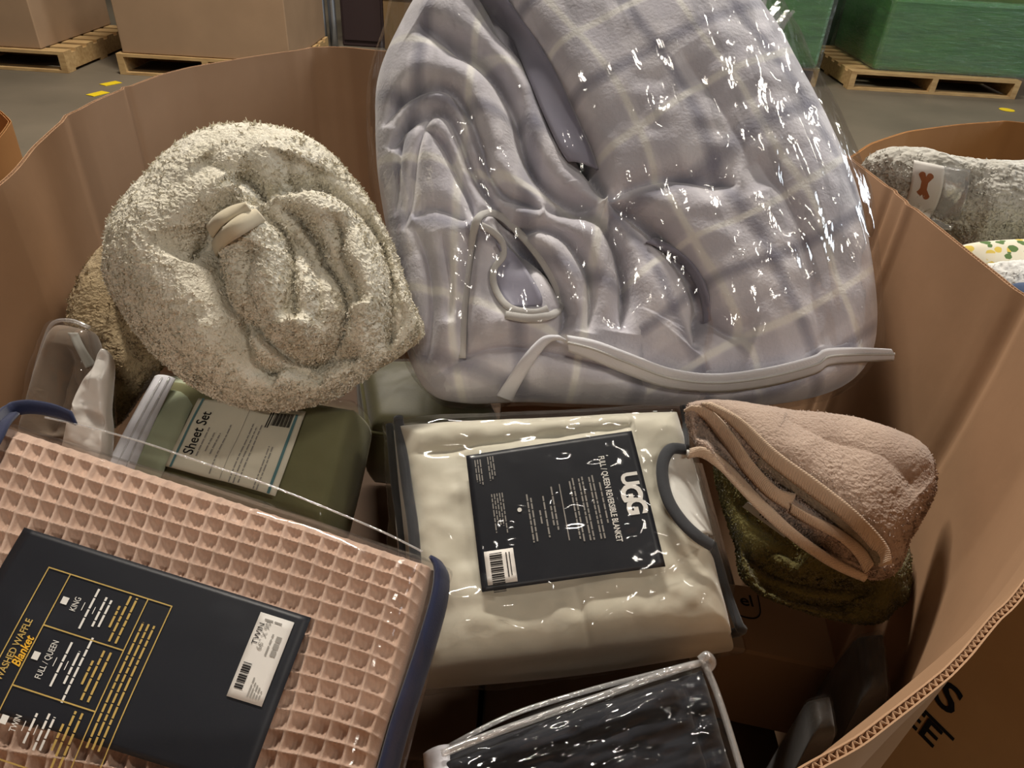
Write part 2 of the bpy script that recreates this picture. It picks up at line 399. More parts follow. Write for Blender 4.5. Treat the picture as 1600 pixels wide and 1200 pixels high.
def plain(name, c, rough=.5, spec=.4, metal=0.0, bump=None, c2=None, var=10, coat=0.0, stretch=(1, 1, 1)):
    mt, nt, out = base(name); L = nt.links.new
    b = nd(nt, 'ShaderNodeBsdfPrincipled'); b.inputs['Roughness'].default_value = rough; b.inputs['Specular IOR Level'].default_value = spec
    b.inputs['Metallic'].default_value = metal; b.inputs['Coat Weight'].default_value = coat; b.inputs['Coat Roughness'].default_value = .12
    tc = nd(nt, 'ShaderNodeTexCoord'); mp = nd(nt, 'ShaderNodeMapping'); mp.inputs['Scale'].default_value = stretch; L(tc.outputs['Object'], mp.inputs['Vector'])
    n = nd(nt, 'ShaderNodeTexNoise', i_Scale=float(var), i_Detail=5.0); L(mp.outputs[0], n.inputs['Vector'])
    L(ramp(nt, n.outputs[0], [(.3, lin(c)), (.7, lin(c2 or c))]), b.inputs['Base Color'])
    if bump:
        t = nd(nt, 'ShaderNodeTexNoise', i_Scale=float(bump[0]), i_Detail=4.0); L(mp.outputs[0], t.inputs['Vector'])
        bp = nd(nt, 'ShaderNodeBump', i_Strength=bump[1], i_Distance=bump[2]); L(t.outputs[0], bp.inputs['Height']); L(bp.outputs[0], b.inputs['Normal'])
        L(bp.outputs[0], b.inputs['Coat Normal'])
    L(b.outputs[0], out.inputs[0]); return mt

M = {}
M['wall'] = plain('painted wall', (92, 88, 82), .9, .2)
M['floor'] = plain('concrete', (98, 90, 77), .5, .35, c2=(116, 106, 91), var=1.6, bump=(30, .15, .003))
M['cardboard'] = plain('kraft cardboard', (172, 136, 105), .85, .2, c2=(181, 144, 112), var=9, bump=(60, .12, .002))
M['cardboard_out'] = plain('printed kraft cardboard', (176, 126, 76), .8, .25, c2=(186, 136, 84), var=6, bump=(25, .2, .003))
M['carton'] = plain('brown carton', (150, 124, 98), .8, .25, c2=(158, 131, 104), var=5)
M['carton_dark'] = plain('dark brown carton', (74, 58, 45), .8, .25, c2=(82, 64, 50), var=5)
M['wood'] = plain('pallet wood', (190, 160, 112), .8, .25, c2=(160, 128, 86), var=8, stretch=(1, 6, 6), bump=(40, .3, .002))
M['ink'] = plain('black print', (22, 17, 17), .7, .2)
M['sherpa'] = cloth('cream sherpa', (214, 207, 188), (236, 230, 214), var=34, bump=(300, .5, .003), kind='curl', sheen=.1)
M['sherpa_brown'] = cloth('taupe sherpa', (136, 116, 84), (182, 164, 132), var=22, bump=(280, .5, .003), kind='curl', sheen=.1)
M['binding'] = cloth('smooth cream binding', (206, 194, 168), (212, 200, 176), bump=(500, .2, .0006))
M['lavender'] = cloth('lavender satin', (142, 140, 158), (154, 152, 168), rough=.5, bump=(200, .15, .001), sheen=.3)
M['trim'] = cloth('pale grey piping fabric', (196, 194, 192), (206, 204, 200), bump=(700, .3, .0005))
M['zip'] = cloth('white zipper tape', (232, 232, 240), (240, 240, 246), bump=(600, .4, .0008), kind='weave')
M['waffle'] = cloth('blush waffle cotton', (190, 161, 142), (199, 170, 151), bump=(900, .5, .0008), var=25)
M['navy'] = cloth('navy binding tape', (28, 34, 62), (34, 40, 70), rough=.7, bump=(700, .3, .0006))
M['charcoal'] = cloth('charcoal binding tape', (54, 56, 60), (62, 64, 68), rough=.75, bump=(700, .3, .0006))
M['silk'] = cloth('cream silky fleece', (198, 193, 175), (209, 204, 187), rough=.55, bump=(90, .2, .002), sheen=.5)
M['handle_white'] = cloth('pale fleece', (226, 226, 220), (234, 234, 228), bump=(300, .2, .001))
M['sage'] = cloth('sage green sheet', (112, 110, 76), (122, 120, 85), rough=.8, bump=(300, .2, .0008))
M['sage_light'] = cloth('pale sage sheet', (166, 174, 146), (178, 186, 158), rough=.8, bump=(300, .2, .0008))
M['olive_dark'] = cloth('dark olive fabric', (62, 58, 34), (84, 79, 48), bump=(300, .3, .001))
M['black'] = cloth('black bedding', (24, 26, 32), (32, 34, 42), rough=.75, bump=(60, .3, .002), sheen=.1)
M['mauve'] = cloth('mauve terry', (178, 156, 142), (190, 168, 152), bump=(420, .9, .002), var=14, sheen=.4)
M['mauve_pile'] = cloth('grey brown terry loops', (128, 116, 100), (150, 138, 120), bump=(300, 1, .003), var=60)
M['hem'] = cloth('beige woven hem', (206, 182, 158), (214, 190, 166), bump=(260, .5, .0008), kind='weave')
M['olive'] = cloth('olive terry', (98, 92, 50), (118, 110, 64), bump=(380, 1, .0025), var=16, sheen=.3)
M['label'] = plain('woven label', (168, 166, 158), .6)
M['taupe'] = cloth('taupe fabric', (120, 106, 92), (136, 120, 104), bump=(200, .3, .001))
M['white_poly'] = plain('white polythene', (214, 210, 204), .3, .5, bump=(14, .6, .01))
M['card_dark'] = plain('dark navy card', (15, 18, 27), .45, .4, c2=(18, 21, 31), var=4)
M['gold'] = plain('gold print', (196, 166, 92), .5)
M['gold_bright'] = plain('yellow gold print', (236, 180, 50), .5)
M['white_ink'] = plain('white print', (232, 230, 224), .6)
M['grey_ink'] = plain('grey print', (150, 146, 140), .6)
M['paper'] = plain('white sticker paper', (226, 222, 216), .6)
M['paper_warm'] = plain('cream card', (226, 220, 200), .6)
M['teal'] = plain('teal print', (88, 128, 134), .6)
M['fur_grey'] = cloth('grey plush', (182, 178, 168), (214, 212, 204), var=26, bump=(130, .7, .004), kind='curl')
M['fur_white'] = cloth('white plush', (222, 222, 220), (236, 236, 232), bump=(160, .6, .003), kind='curl')
M['bone'] = plain('brown bone print', (158, 96, 60), .7)
M['blue'] = cloth('slate blue fabric', (70, 86, 116), (84, 100, 130), bump=(300, .3, .001))
M['metal'] = plain('galvanised steel', (168, 172, 178), .35, .5, metal=.9)
M['maroon'] = plain('dark maroon panel', (46, 32, 32), .6)
M['tan_post'] = plain('tan board', (112, 88, 56), .8)
M['green'] = plain('green wrapped goods', (48, 100, 48), .35, .5, c2=(74, 128, 64), var=3, coat=.5, stretch=(1, 1, 5), bump=(9, .5, .02))
M['green_dark'] = plain('deep green wrapped goods', (30, 58, 34), .3, .5, c2=(44, 84, 46), var=3, coat=.6, bump=(9, .6, .02))
M['tape'] = plain('yellow floor tape', (226, 196, 30), .5)
M['pallet_red'] = plain('reddish carton', (150, 108, 84), .8)

M['film_bag'] = film('clear crinkled bag', rough=.07, haze=.012, wr=((14, .25, .02), (60, .12, .004)), stretch=(1.6, 1, .6), crinkle=.32, cscale=26, fres=.6, floor_=.018)
M['film'] = film('clear vinyl', rough=.07, haze=.008, wr=((9, .35, .012), (40, .05, .003)), fres=.5, floor_=.01)
M['film_flat'] = film('taut clear vinyl', rough=.12, haze=.008, wr=((5, .3, .012), (22, .06, .003)), floor_=.0, fres=.5)
M['film_dull'] = film('dull clear vinyl', rough=.4, haze=.008, wr=((7, .3, .012),), fres=.4, floor_=0)
M['film_edge'] = film('folded clear vinyl edge', rough=.12, haze=.3, wr=((60, .6, .004),), floor_=.12)
M['film_wrap'] = film('stretch wrap', rough=.12, haze=.03, wr=((5, 1.0, .06), (14, .8, .02)), stretch=(1, 1, 9), fres=1.0, floor_=.10, tint=(.85, .95, .85, 1))

def plaid(name):
    mt, nt, out = base(name); L = nt.links.new
    uvn = nd(nt, 'ShaderNodeUVMap'); uvn.uv_map = 'uv'; sp = nd(nt, 'ShaderNodeSeparateXYZ'); L(uvn.outputs[0], sp.inputs[0])
    tc = nd(nt, 'ShaderNodeTexCoord')
    def stripes(sock, per, stops):
        d = nd(nt, 'ShaderNodeMath', operation='DIVIDE'); d.inputs[1].default_value = per; L(sock, d.inputs[0])
        f = nd(nt, 'ShaderNodeMath', operation='FRACT'); L(d.outputs[0], f.inputs[0])
        return ramp(nt, f.outputs[0], stops)
    K = (0, 0, 0); G = (.55,) * 3; W1 = (1,) * 3
    dk = [(0, K), (.10, K), (.13, G), (.17, W1), (.20, W1), (.24, G), (.27, K), (1, K)]
    wt = [(0, K), (.62, K), (.645, W1), (.68, W1), (.705, K), (1, K)]
    ga = [(0, K), (.36, K), (.42, (.8,) * 3), (.60, (.8,) * 3), (.63, K), (.72, K), (.75, (.8,) * 3), (.9, (.8,) * 3), (.95, K), (1, K)]
    cs = nd(nt, 'ShaderNodeTexNoise', i_Scale=22.0, i_Detail=4.0); L(tc.outputs['Object'], cs.inputs['Vector'])
    cur = ramp(nt, cs.outputs[0], [(.3, lin((220, 217, 224))), (.7, lin((233, 230, 236)))])
    def mix(fac, c, amt, cur):
        mu = nd(nt, 'ShaderNodeMath', operation='MULTIPLY'); mu.inputs[1].default_value = amt; L(fac, mu.inputs[0])
        x = nd(nt, 'ShaderNodeMix', data_type='RGBA'); L(mu.outputs[0], x.inputs['Factor']); L(cur, x.inputs['A']); x.inputs['B'].default_value = lin(c); return x.outputs['Result']
    for ax in ('X', 'Y'):
        s = sp.outputs[ax]
        cur = mix(stripes(s, .150, ga), (186, 183, 194), .5, cur)
    for ax in ('X', 'Y'):
        s = sp.outputs[ax]
        cur = mix(stripes(s, .150, dk), (124, 124, 144), .62, cur)
        cur = mix(stripes(s, .150, wt), (246, 244, 240), .85, cur)
    b = nd(nt, 'ShaderNodeBsdfPrincipled'); b.inputs['Roughness'].default_value = .95; b.inputs['Sheen Weight'].default_value = .5; b.inputs['Specular IOR Level'].default_value = .15
    L(cur, b.inputs['Base Color'])
    t = nd(nt, 'ShaderNodeTexNoise', i_Scale=260.0, i_Detail=3.0); L(tc.outputs['Object'], t.inputs['Vector'])
    bp = nd(nt, 'ShaderNodeBump', i_Strength=.5, i_Distance=.0015); L(t.outputs[0], bp.inputs['Height']); L(bp.outputs[0], b.inputs['Normal'])
    L(b.outputs[0], out.inputs[0]); return mt
M['plaid'] = plaid('lilac grey plaid fleece')
def floral(name):
    mt, nt, out = base(name); L = nt.links.new
    tc = nd(nt, 'ShaderNodeTexCoord'); b = nd(nt, 'ShaderNodeBsdfPrincipled'); b.inputs['Roughness'].default_value = .9
    v = nd(nt, 'ShaderNodeTexVoronoi', i_Scale=70.0); L(tc.outputs['Object'], v.inputs['Vector'])
    n = nd(nt, 'ShaderNodeTexNoise', i_Scale=70.0, i_Detail=2.0); L(tc.outputs['Object'], n.inputs['Vector'])
    ad = nd(nt, 'ShaderNodeMath', operation='MULTIPLY_ADD'); ad.inputs[1].default_value = .7; L(n.outputs[0], ad.inputs[0]); L(v.outputs['Distance'], ad.inputs[2])
    f = ramp(nt, ad.outputs[0], [(.78, (1, 1, 1)), (.82, (0, 0, 0))])
    hue = ramp(nt, v.outputs['Color'], [(.0, lin((222, 196, 92))), (.38, lin((222, 196, 92))), (.40, lin((92, 122, 70))), (.7, lin((92, 122, 70))), (.72, lin((230, 222, 200))), (1, lin((230, 222, 200)))], 'CONSTANT')
    x = nd(nt, 'ShaderNodeMix', data_type='RGBA'); L(f, x.inputs['Factor']); x.inputs['A'].default_value = lin((230, 224, 204)); L(hue, x.inputs['B'])
    L(x.outputs['Result'], b.inputs['Base Color']); L(b.outputs[0], out.inputs[0]); return mt
M['floral'] = floral('floral print cotton')

# ------------------------------------------------------------------ setting
n = 40
fl = box('floor', (-14, -6, -.05), (14, 22, 0), M['floor']); setp(fl, 'grey concrete warehouse floor', None, None, 'structure')
for nm_, lo_, hi_, lb_ in (('wall_back', (-14, 21.8, 0), (14, 22, 7), 'plain grey back wall of the warehouse'), ('wall_left', (-14, -6, 0), (-13.8, 21.8, 7), 'plain grey left wall of the warehouse'),
                           ('wall_right', (13.8, -6, 0), (14, 21.8, 7), 'plain grey right wall of the warehouse'), ('ceiling', (-14, -6, 7), (14, 22, 7.1), 'dim grey warehouse roof deck')):
    setp(box(nm_, lo_, hi_, M['wall']), lb_, None, None, 'structure')

# ------------------------------------------------------------------ bulk boxes
def bulk_box(rim, ztop, label, in_mat, out_mat, fluted, creases, leans=(), shrink=.965, zbot=0.004, step=.005, group=None):
    """a big open-topped corrugated box: two liners, the fluting between them, a bottom"""
    rim = np.array(rim, float); c = rim[:, :2].mean(0)
    if rim.shape[1] == 2: rim = np.c_[rim, np.full(len(rim), ztop)]
    closed = np.vstack([rim, rim[:1]])
    L = np.linalg.norm(np.diff(closed, axis=0), axis=1).sum()
    root = thing('bulk_box', label, 'cardboard box', (c[0], c[1], zbot), group)
    def ring(stepm):
        k = int(L / stepm); p = resample(catmull(rim, 14, True), k + 1)[:-1]
        q = resample(closed, k + 1)[:-1]; p = .45 * p + .55 * q
        T = np.roll(p, -1, 0) - np.roll(p, 1, 0); N = np.c_[T[:, 1], -T[:, 0]]; N /= np.linalg.norm(N, axis=1)[:, None]
        if ((p[0, :2] - c) @ N[0]) < 0: N = -N
        return p, N
    T_ = .0048
    def place(p, N, off, f, wobble=True):
        xy = c + (p[:, :2] - c) * (1 - (1 - shrink) * f) + N * off
        for (cx, cy, amp, wd) in creases:
            d = np.hypot(p[:, 0] - cx, p[:, 1] - cy); xy = xy + N * (amp * np.clip(1 - d / wd, 0, 1))[:, None]
        for (cx, cy, amp, wd) in leans:
            d = np.hypot(p[:, 0] - cx, p[:, 1] - cy); xy = xy - N * (amp * f * np.clip(1.4 - 1.4 * d / wd, 0, 1))[:, None]
        wob = noise(np.c_[p[:, :2] * 3, np.full(len(p), f * 3)], 1.0, 3) * .006 * min(1, f * 5)
        return np.c_[xy + N * wob[:, None], p[:, 2] * (1 - f) + zbot * f]
    def sheet(name, o0, o1, mat):
        p, N = ring(step); k = len(p)
        zs = np.r_[0, .006, .03, np.linspace(.08, 1, 14)]
        rows = [place(p, N, off, f) for side, off in ((0, o0), (1, o1)) for f in (zs if side == 0 else zs[::-1])]
        rows.append(rows[0])
        o = mk(name, np.vstack(rows), gridF(k, len(rows), wrap=True), mat, root, smooth=True)
        o.data.set_sharp_from_angle(angle=math.radians(50)); return o
    sheet('inner_liner', 0, .0008, in_mat); sheet('outer_liner', T_ - .0008, T_, out_mat)
    if fluted:
        p, N = ring(.0006); k = len(p); ph = np.arange(k) * .0006 / .0046 * 2 * math.pi
        off = (T_ / 2 + (T_ / 2 - .0010) * np.clip(1.25 * np.sin(ph), -1, 1))[:, None]
        fo = mk('fluting', np.vstack([place(p, N, off, dz / ztop) for dz in (.0006, .012, .028)]), gridF(k, 3, wrap=True), in_mat, root); solid(fo, .0004, 0); fo['label'] = 'wavy corrugated fluting along the cut rim'
    p, N = ring(.05); q = c + (p[:, :2] - c) * shrink
    mk('bottom_panel', np.c_[q, np.full(len(q), zbot + .004)], [list(range(len(q)))], in_mat, root, smooth=False)
    return root
zr = 1.01
rimpx = [(0, 290), (60, 226), (110, 181), (150, 158), (200, 137), (250, 118), (300, 105), (400, 88), (490, 75), (530, 73), (600, 80)]
rim = [tuple(Pz(x, y, zr)[:2]) for x, y in rimpx]
rim += [(-.10, 1.545), (.10, 1.49), (.27, 1.34), (.37, 1.20)]
rim += [tuple(Pz(x, y, zr)[:2]) for x, y in [(1300, 230), (1360, 273), (1420, 320), (1500, 385), (1560, 433), (1598, 467)]]
rim += [(.428, .475), (.375, .385)]
rim += [tuple(Pz(x, y, zr)[:2]) for x, y in [(1600, 905), (1550, 958), (1500, 1018), (1467, 1050), (1400, 1102), (1333, 1152), (1250, 1197)]]
rim += [(.04, .115), (-.12, .075), (-.32, .06), (-.50, .13), (-.60, .30), (-.585, .52)]
cr = [(*Pz(200, 137, zr)[:2], .007, .010), (*Pz(112, 180, zr)[:2], .004, .03), (*Pz(490, 75, zr)[:2], .005, .018), (*Pz(530, 73, zr)[:2], -.005, .02), (*Pz(460, 80, zr)[:2], -.003, .02),
      (*Pz(1598, 467, zr)[:2], .006, .02), (*Pz(1390, 297, zr)[:2], .004, .012), (*Pz(1420, 320, zr)[:2], -.004, .012)]
main_box = bulk_box(rim, zr, 'large open brown corrugated box in the foreground, filled with bagged blankets and towels', M['cardboard'], M['cardboard'], True, cr, leans=[(*Pz(1545, 963, zr)[:2], .16, .11)])

zb = .90
rim2 = [(.545, .60), (.532, .85), (.528, 1.12), (.548, 1.31)] + [tuple(Pz(x, y, zb)[:2]) for x, y in [(1340, 240), (1365, 224), (1420, 206), (1500, 195), (1570, 190), (1610, 193)]] + [(1.35, 1.68), (1.62, 1.45), (1.66, 1.0), (1.60, .55), (1.35, .22), (1.0, .12), (.78, .20)]
side_box = bulk_box(rim2, zb, 'second open bulk box on the right holding the plush blanket with the bone band', M['cardboard_out'], M['cardboard_out'], True, [(*Pz(1575, 190, zb)[:2], .004, .02)], shrink=.985)
# black print on its near facet
A0, A1 = np.array([.545, .60]), np.array([.78, .20]); cen2 = np.array(rim2)[:, :2].mean(0)
dirf = nrm(A1 - A0); nf = np.array([dirf[1], -dirf[0]]); nf = nf if nf @ (A0 - cen2) > 0 else -nf
from mathutils.bvhtree import BVHTree
_ol = [o for o in side_box.children if o.name.startswith('outer_liner')][0]
_bvh = BVHTree.FromPolygons([tuple(v.co) for v in _ol.data.vertices], [tuple(p.vertices) for p in _ol.data.polygons])
nf3 = Vector((nf[0], nf[1], 0))
def fac(x, y):
    d = ray(x, y); k = ((A0 - CAM[:2]) @ nf) / (d[:2] @ nf); p = CAM + d * k; return (p[:2] - A0) @ dirf, p[2]
def on_facet(sv, zv):
    out = []
    for a, b in zip(sv, zv):
        q = A0 + dirf * a; st = Vector((q[0], q[1], b)) + nf3 * .12
        h = _bvh.ray_cast(st, -nf3, .4)[0]
        out.append(tuple((h if h is not None else Vector((q[0], q[1], b))) + nf3 * .0012))
    return out
def box_print(txt, s0, z0, size, sx=1.0):
    x, y, F = text_mesh(txt, size, size * .02); x = x * sx
    return mk('printed_lettering', on_facet(s0 + x, z0 + y), F, M['ink'], side_box, smooth=False)
sE, zE = fac(1438, 1144); sT, zT = fac(1459, 1124)
eh = abs(zT - zE)
def ink_bar(s0, z0, s1, z1): 
    n_ = max(2, int(abs(s1 - s0) / .01)); t = np.linspace(s0, s1, n_)
    return on_facet(np.r_[t, t], np.r_[np.full(n_, z0), np.full(n_, z1)]), [[i, i + 1, n_ + i + 1, n_ + i] for i in range(n_ - 1)]
box_print('EE', sE - eh * .78, zE, eh * 1.38, 1.0)
sL, zL = fac(1492, 1156)
V_, F_ = ink_bar(sL - .26, zL, sL, zL + eh * .16); mk('printed_rule', V_, F_, M['ink'], side_box, smooth=False)
s2, z2 = fac(1492, 1082); box_print('S', s2 - eh * .45, z2 - eh * .9, eh * 1.7)
s3, z3 = fac(1474, 1212); box_print('O', s3, z3 - eh * .2, eh * 1.1)

far_left = bulk_box([(-.845 - .55 + .55 * math.cos(a) * (1 if abs(math.cos(a)) > .3 else 1), 1.06 + .50 * math.sin(a)) for a in np.linspace(0, 2 * math.pi, 13)[:-1]], .90,
                    'orange brown bulk box just showing at the left edge of the photo', M['cardboard_out'], M['cardboard_out'], False, [])

# cartons low in the main box that carry the load
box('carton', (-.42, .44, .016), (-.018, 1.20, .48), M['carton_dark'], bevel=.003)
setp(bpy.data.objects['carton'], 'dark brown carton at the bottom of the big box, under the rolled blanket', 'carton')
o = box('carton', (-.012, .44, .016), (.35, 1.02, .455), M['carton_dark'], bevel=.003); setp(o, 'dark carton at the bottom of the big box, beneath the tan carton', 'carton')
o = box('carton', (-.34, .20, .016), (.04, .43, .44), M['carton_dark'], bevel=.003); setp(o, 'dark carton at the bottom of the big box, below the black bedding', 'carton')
ct = thing('carton', 'tan carton under the olive towel, with a round-cornered printed tag mark', 'carton', (.2, .55, .46))
ctop = .60
q = [Pz(*p, ctop) for p in [(1105, 905), (1285, 930), (1310, 1048), (1128, 1010)]]
Vt = np.vstack([np.array(q), np.array(q) - [0, 0, ctop - .462]])
mk('carton_body', Vt, [[0, 3, 2, 1], [4, 5, 6, 7], [0, 1, 5, 4], [1, 2, 6, 5], [2, 3, 7, 6], [3, 0, 4, 7]], M['carton'], ct, smooth=False).modifiers.new('bevel', 'BEVEL').width = .003
x, y, F = text_mesh('el', .024, .0003)
e1 = nrm(q[1] - q[0]); e2 = nrm(q[0] - q[3]); org = Pz(1157, 946, ctop)
mk('printed_lettering', [org + e1 * a + e2 * b + np.array([0, 0, .0012]) for a, b in zip(x, y)], F, M['ink'], ct, smooth=False)
tag = [Pz(*p, ctop + .001) for p in [(1150, 957), (1160, 963), (1175, 966), (1184, 964), (1188, 957), (1187, 945), (1184, 930)]]
tube('printed_outline', catmull(tag, 5), .0009, M['ink'], ct, n=6, flat=.4)

# ------------------------------------------------------------------ plaid comforter in its clear bag
bag = thing('bagged_comforter', 'lilac-grey plaid fleece comforter folded inside a clear zippered bag, biggest item in the box', 'comforter', (.15, 1.05, .72))
out_px = [(588, 200), (592, 130), (620, 60), (665, -10), (750, -60), (900, -85), (1060, -70), (1150, -10), (1195, 40), (1240, 120), (1290, 215), (1330, 310), (1352, 420), (1360, 510), (1345, 575), (1290, 615), (1180, 635), (1050, 634), (930, 632), (820, 628), (730, 630), (672, 615), (640, 560), (620, 470), (606, 370), (592, 280)]
B = Blob((950, 330, .925), math.radians(50), out_px, .10, .15, n=4.5, m=2.0, centre=(970, 300))
hN = .085
def q2(pts): return B.loc_n(pts, hN)
seam = q2([(740, -60), (790, 10), (830, 60), (870, 130), (905, 200), (935, 265), (948, 312)])
FOLDS = [  # px polyline, depth, width on its left, width on its right
    (seam, .050, .012, .030),
    (q2([(650, 10), (700, 42), (750, 75), (785, 115), (808, 165), (822, 225), (845, 268), (885, 302), (945, 318)]), .034, .010, .022),
    (q2([(590, 175), (610, 140), (650, 118), (700, 122), (730, 160), (752, 215), (765, 260), (795, 300), (850, 325)]), .026, .008, .016),
    (q2([(600, 215), (640, 168), (690, 160), (715, 195), (735, 250), (770, 310), (800, 335)]), .024, .008, .015),
    (q2([(662, 190), (690, 215), (712, 262), (735, 312), (742, 350)]), .016, .007, .012),
    (q2([(655, 150), (668, 165), (660, 190), (648, 240), (640, 300), (625, 350)]), .008, .006, .010),
    (q2([(625, 190), (618, 250), (610, 320)]), .007, .006, .010),
    (q2([(740, 340), (770, 325), (810, 350), (850, 352), (890, 375), (918, 420), (925, 470), (918, 520)]), .022, .008, .010),
    (q2([(770, 335), (835, 395), (868, 440), (885, 490), (870, 530)]), .030, .008, .010),
    (q2([(850, 322), (905, 320), (950, 345), (972, 400), (980, 460), (972, 520)]), .034, .009, .013),
    (q2([(948, 312), (1000, 330), (1050, 375), (1085, 420), (1105, 470), (1100, 520), (1085, 545)]), .034, .010, .026),
    (q2([(948, 312), (985, 290), (1040, 278), (1090, 282), (1150, 292)]), .016, .020, .014),
    (q2([(1105, 480), (1140, 512), (1180, 525)]), .020, .010, .018),
    (q2([(742, 345), (733, 400), (725, 470), (722, 560)]), .022, .010, .007),
    (q2([(660, 590), (760, 540), (860, 545), (960, 570), (1060, 598), (1200, 596), (1330, 560)]), .016, .012, .016),
    (q2([(640, 340), (665, 400), (672, 480), (660, 560)]), .010, .010, .012),
    (q2([(690, 360), (702, 430), (700, 500)]), .007, .008, .010),
    (q2([(640, 330), (680, 318), (735, 345)]), .010, .010, .010),
    (q2([(1180, 250), (1240, 330), (1270, 430), (1290, 540)]), .008, .018, .02),
    (q2([(1060, 90), (1130, 180), (1190, 300)]), .006, .03, .03),
]
tri = q2([(752, 365), (776, 372), (782, 398), (768, 420), (774, 452), (795, 478), (848, 486), (858, 470), (835, 425), (800, 380), (768, 352)])
tri_c = tri.mean(0)
def plaid_h(xy, r):
    edge = np.clip((1 - r) / .10, 0, 1)
    h = sum(crease(xy, p, d * 1.9, a * .72, b * .72) for p, d, a, b in FOLDS)
    d = xy - tri_c; h = h - .034 * np.exp(-((d[:, 0] / .032) ** 2 + (d[:, 1] / .048) ** 2) ** 1.5)
    h = np.maximum(h, -.092)
    h = h + fbm(xy, 14, 2) * .004 + noise(xy, 60, 4) * .0008
    return h * edge
def plaid_uv(xy):
    s = sdist(xy, seam); 
    a = math.radians(-14); r = np.c_[xy[:, 0] * math.cos(a) + xy[:, 1] * math.sin(a), -xy[:, 0] * math.sin(a) + xy[:, 1] * math.cos(a)]
    r[:, 0] += .25 * r[:, 1] + .02 * noise(xy, 7, 3); r[:, 1] += .015 * noise(xy, 6, 8)
    b = math.radians(32); l = np.c_[xy[:, 0] * math.cos(b) + xy[:, 1] * math.sin(b), -xy[:, 0] * math.sin(b) + xy[:, 1] * math.cos(b)]
    l = l * 1.15 + .02 * np.c_[noise(xy, 9, 1), noise(xy, 9, 5)]
    return np.where((s < 0)[:, None], r + 7.03, l + 5.0)
B.mesh('folded_fleece', M['plaid'], bag, nth=760, nr=250, hf=plaid_h, uvf=plaid_uv)
BH = B.hf
# lavender satin band laid along the seam
sl = [(738, -20), (770, 28), (800, 62), (822, 112), (846, 172), (872, 228), (888, 252)]; sr = [(778, -25), (815, 32), (846, 75), (878, 135), (906, 195), (926, 240), (934, 266)]
loft('satin_band', B.ons(sl, .004), B.ons(sr, .004), M['lavender'], bag, n=70, mcols=9, bulge=.006, nv=B.n3, thick=.003)
loft('satin_edge', B.ons([(962, 372), (1010, 378), (1050, 400), (1078, 430), (1096, 470), (1100, 505)][1:], .006), B.ons([(1025, 372), (1062, 394), (1092, 425), (1108, 465), (1110, 500)], .004), M['lavender'], bag, n=40, mcols=6, bulge=.003, nv=B.n3, thick=.003)
loft('satin_lining', B.ons([(776, 380), (784, 400), (772, 424), (780, 455), (798, 478)], .006), B.ons([(800, 392), (815, 410), (832, 435), (846, 462), (846, 478)], .006), M['lavender'], bag, n=40, mcols=10, bulge=-.004, nv=B.n3, thick=.002)
def ribbon(name, pts, lift, rad, mat, par, blob=B, flat=.6, n=10):
    return tube(name, catmull(blob.ons(pts, lift), 6), rad, mat, par, n=n, flat=flat, nrmv=blob.n3)
ribbon('piping', [(722, 560), (724, 500), (728, 450), (735, 390), (745, 345), (762, 333), (785, 340), (815, 368), (845, 405), (868, 445), (876, 475), (862, 492), (825, 497), (790, 492)], .009, .0046, M['trim'], bag)
ribbon('piping', [(752, 352), (770, 362), (784, 378), (786, 400), (772, 420), (772, 445), (785, 470), (805, 484), (838, 488), (856, 482)], .007, .0040, M['trim'], bag)
# the bag: crinkled film, zipper tape, sealed fringe
def film_h(xy, r):
    edge = np.clip((1 - r) / .06, 0, 1)
    w1 = fbm(xy * np.array([1.0, .55]), 16, 21) * .006; w2 = np.abs(noise(np.c_[xy[:, 0] * 1.3 + xy[:, 1] * .5, xy[:, 1] * .35 - xy[:, 0] * .2], 45, 25)) * .004
    s = sdist(xy, seam)
    return (w1 - w2 + .004) * edge
FB = Blob((950, 330, .925), math.radians(50), [(574, 200), (578, 130), (600, 60), (632, -30), (750, -80), (900, -105), (1060, -90), (1165, -25), (1212, 36), (1255, 120), (1304, 215), (1342, 310), (1360, 420), (1365, 500), (1370, 545), (1358, 572), (1300, 622), (1180, 642), (1050, 640), (930, 638), (820, 634), (730, 640), (690, 634), (652, 600), (626, 550), (606, 470), (592, 370), (578, 280)], .112, .155, n=5, m=2.0, centre=(970, 300))
fo = FB.mesh('clear_bag', M['film_bag'], bag, nth=420, nr=130, hf=film_h, nb=14)
za = [(886, 524), (930, 532), (985, 552), (1050, 576), (1120, 584), (1200, 574), (1270, 556), (1290, 545), (1340, 543), (1392, 545)]
zb_ = [(888, 549), (925, 562), (980, 585), (1045, 607), (1120, 613), (1200, 604), (1272, 585), (1296, 571), (1345, 566), (1396, 563)]
def fons(pts, l): return FB.ons([(min(x, 1366), y) for x, y in pts], l)
za3, zb3 = fons(za, .006), fons(zb_, .003)
for arr, px_ in ((za3, za), (zb3, zb_)):
    d = np.linalg.norm(arr[-2] - CAM); arr[-1] = P(px_[-1][0], px_[-1][1], (arr[-2] - CAM) @ FW)
z1 = loft('zipper_tape', za3, zb3, M['zip'], bag, n=110, mcols=7, bulge=.004, nv=FB.n3, thick=.0015)
zt = [(a + b) / 2 + FB.n3 * .005 for a, b in zip(za3, zb3)]; tube('zipper_teeth', resample(catmull(zt, 8), 220) + FB.n3 * (np.arange(220) % 2 * .0012)[:, None], .0016, M['trim'], z1, n=6)
loft('zipper_tape', fons([(776, 618), (790, 596), (815, 560), (846, 528), (872, 524)], .005), fons([(800, 627), (812, 602), (834, 566), (860, 534), (885, 532)], .007), M['zip'], bag, n=50, mcols=6, bulge=.003, nv=FB.n3, thick=.0015)
rf = random.Random(3)
V, F = [], []
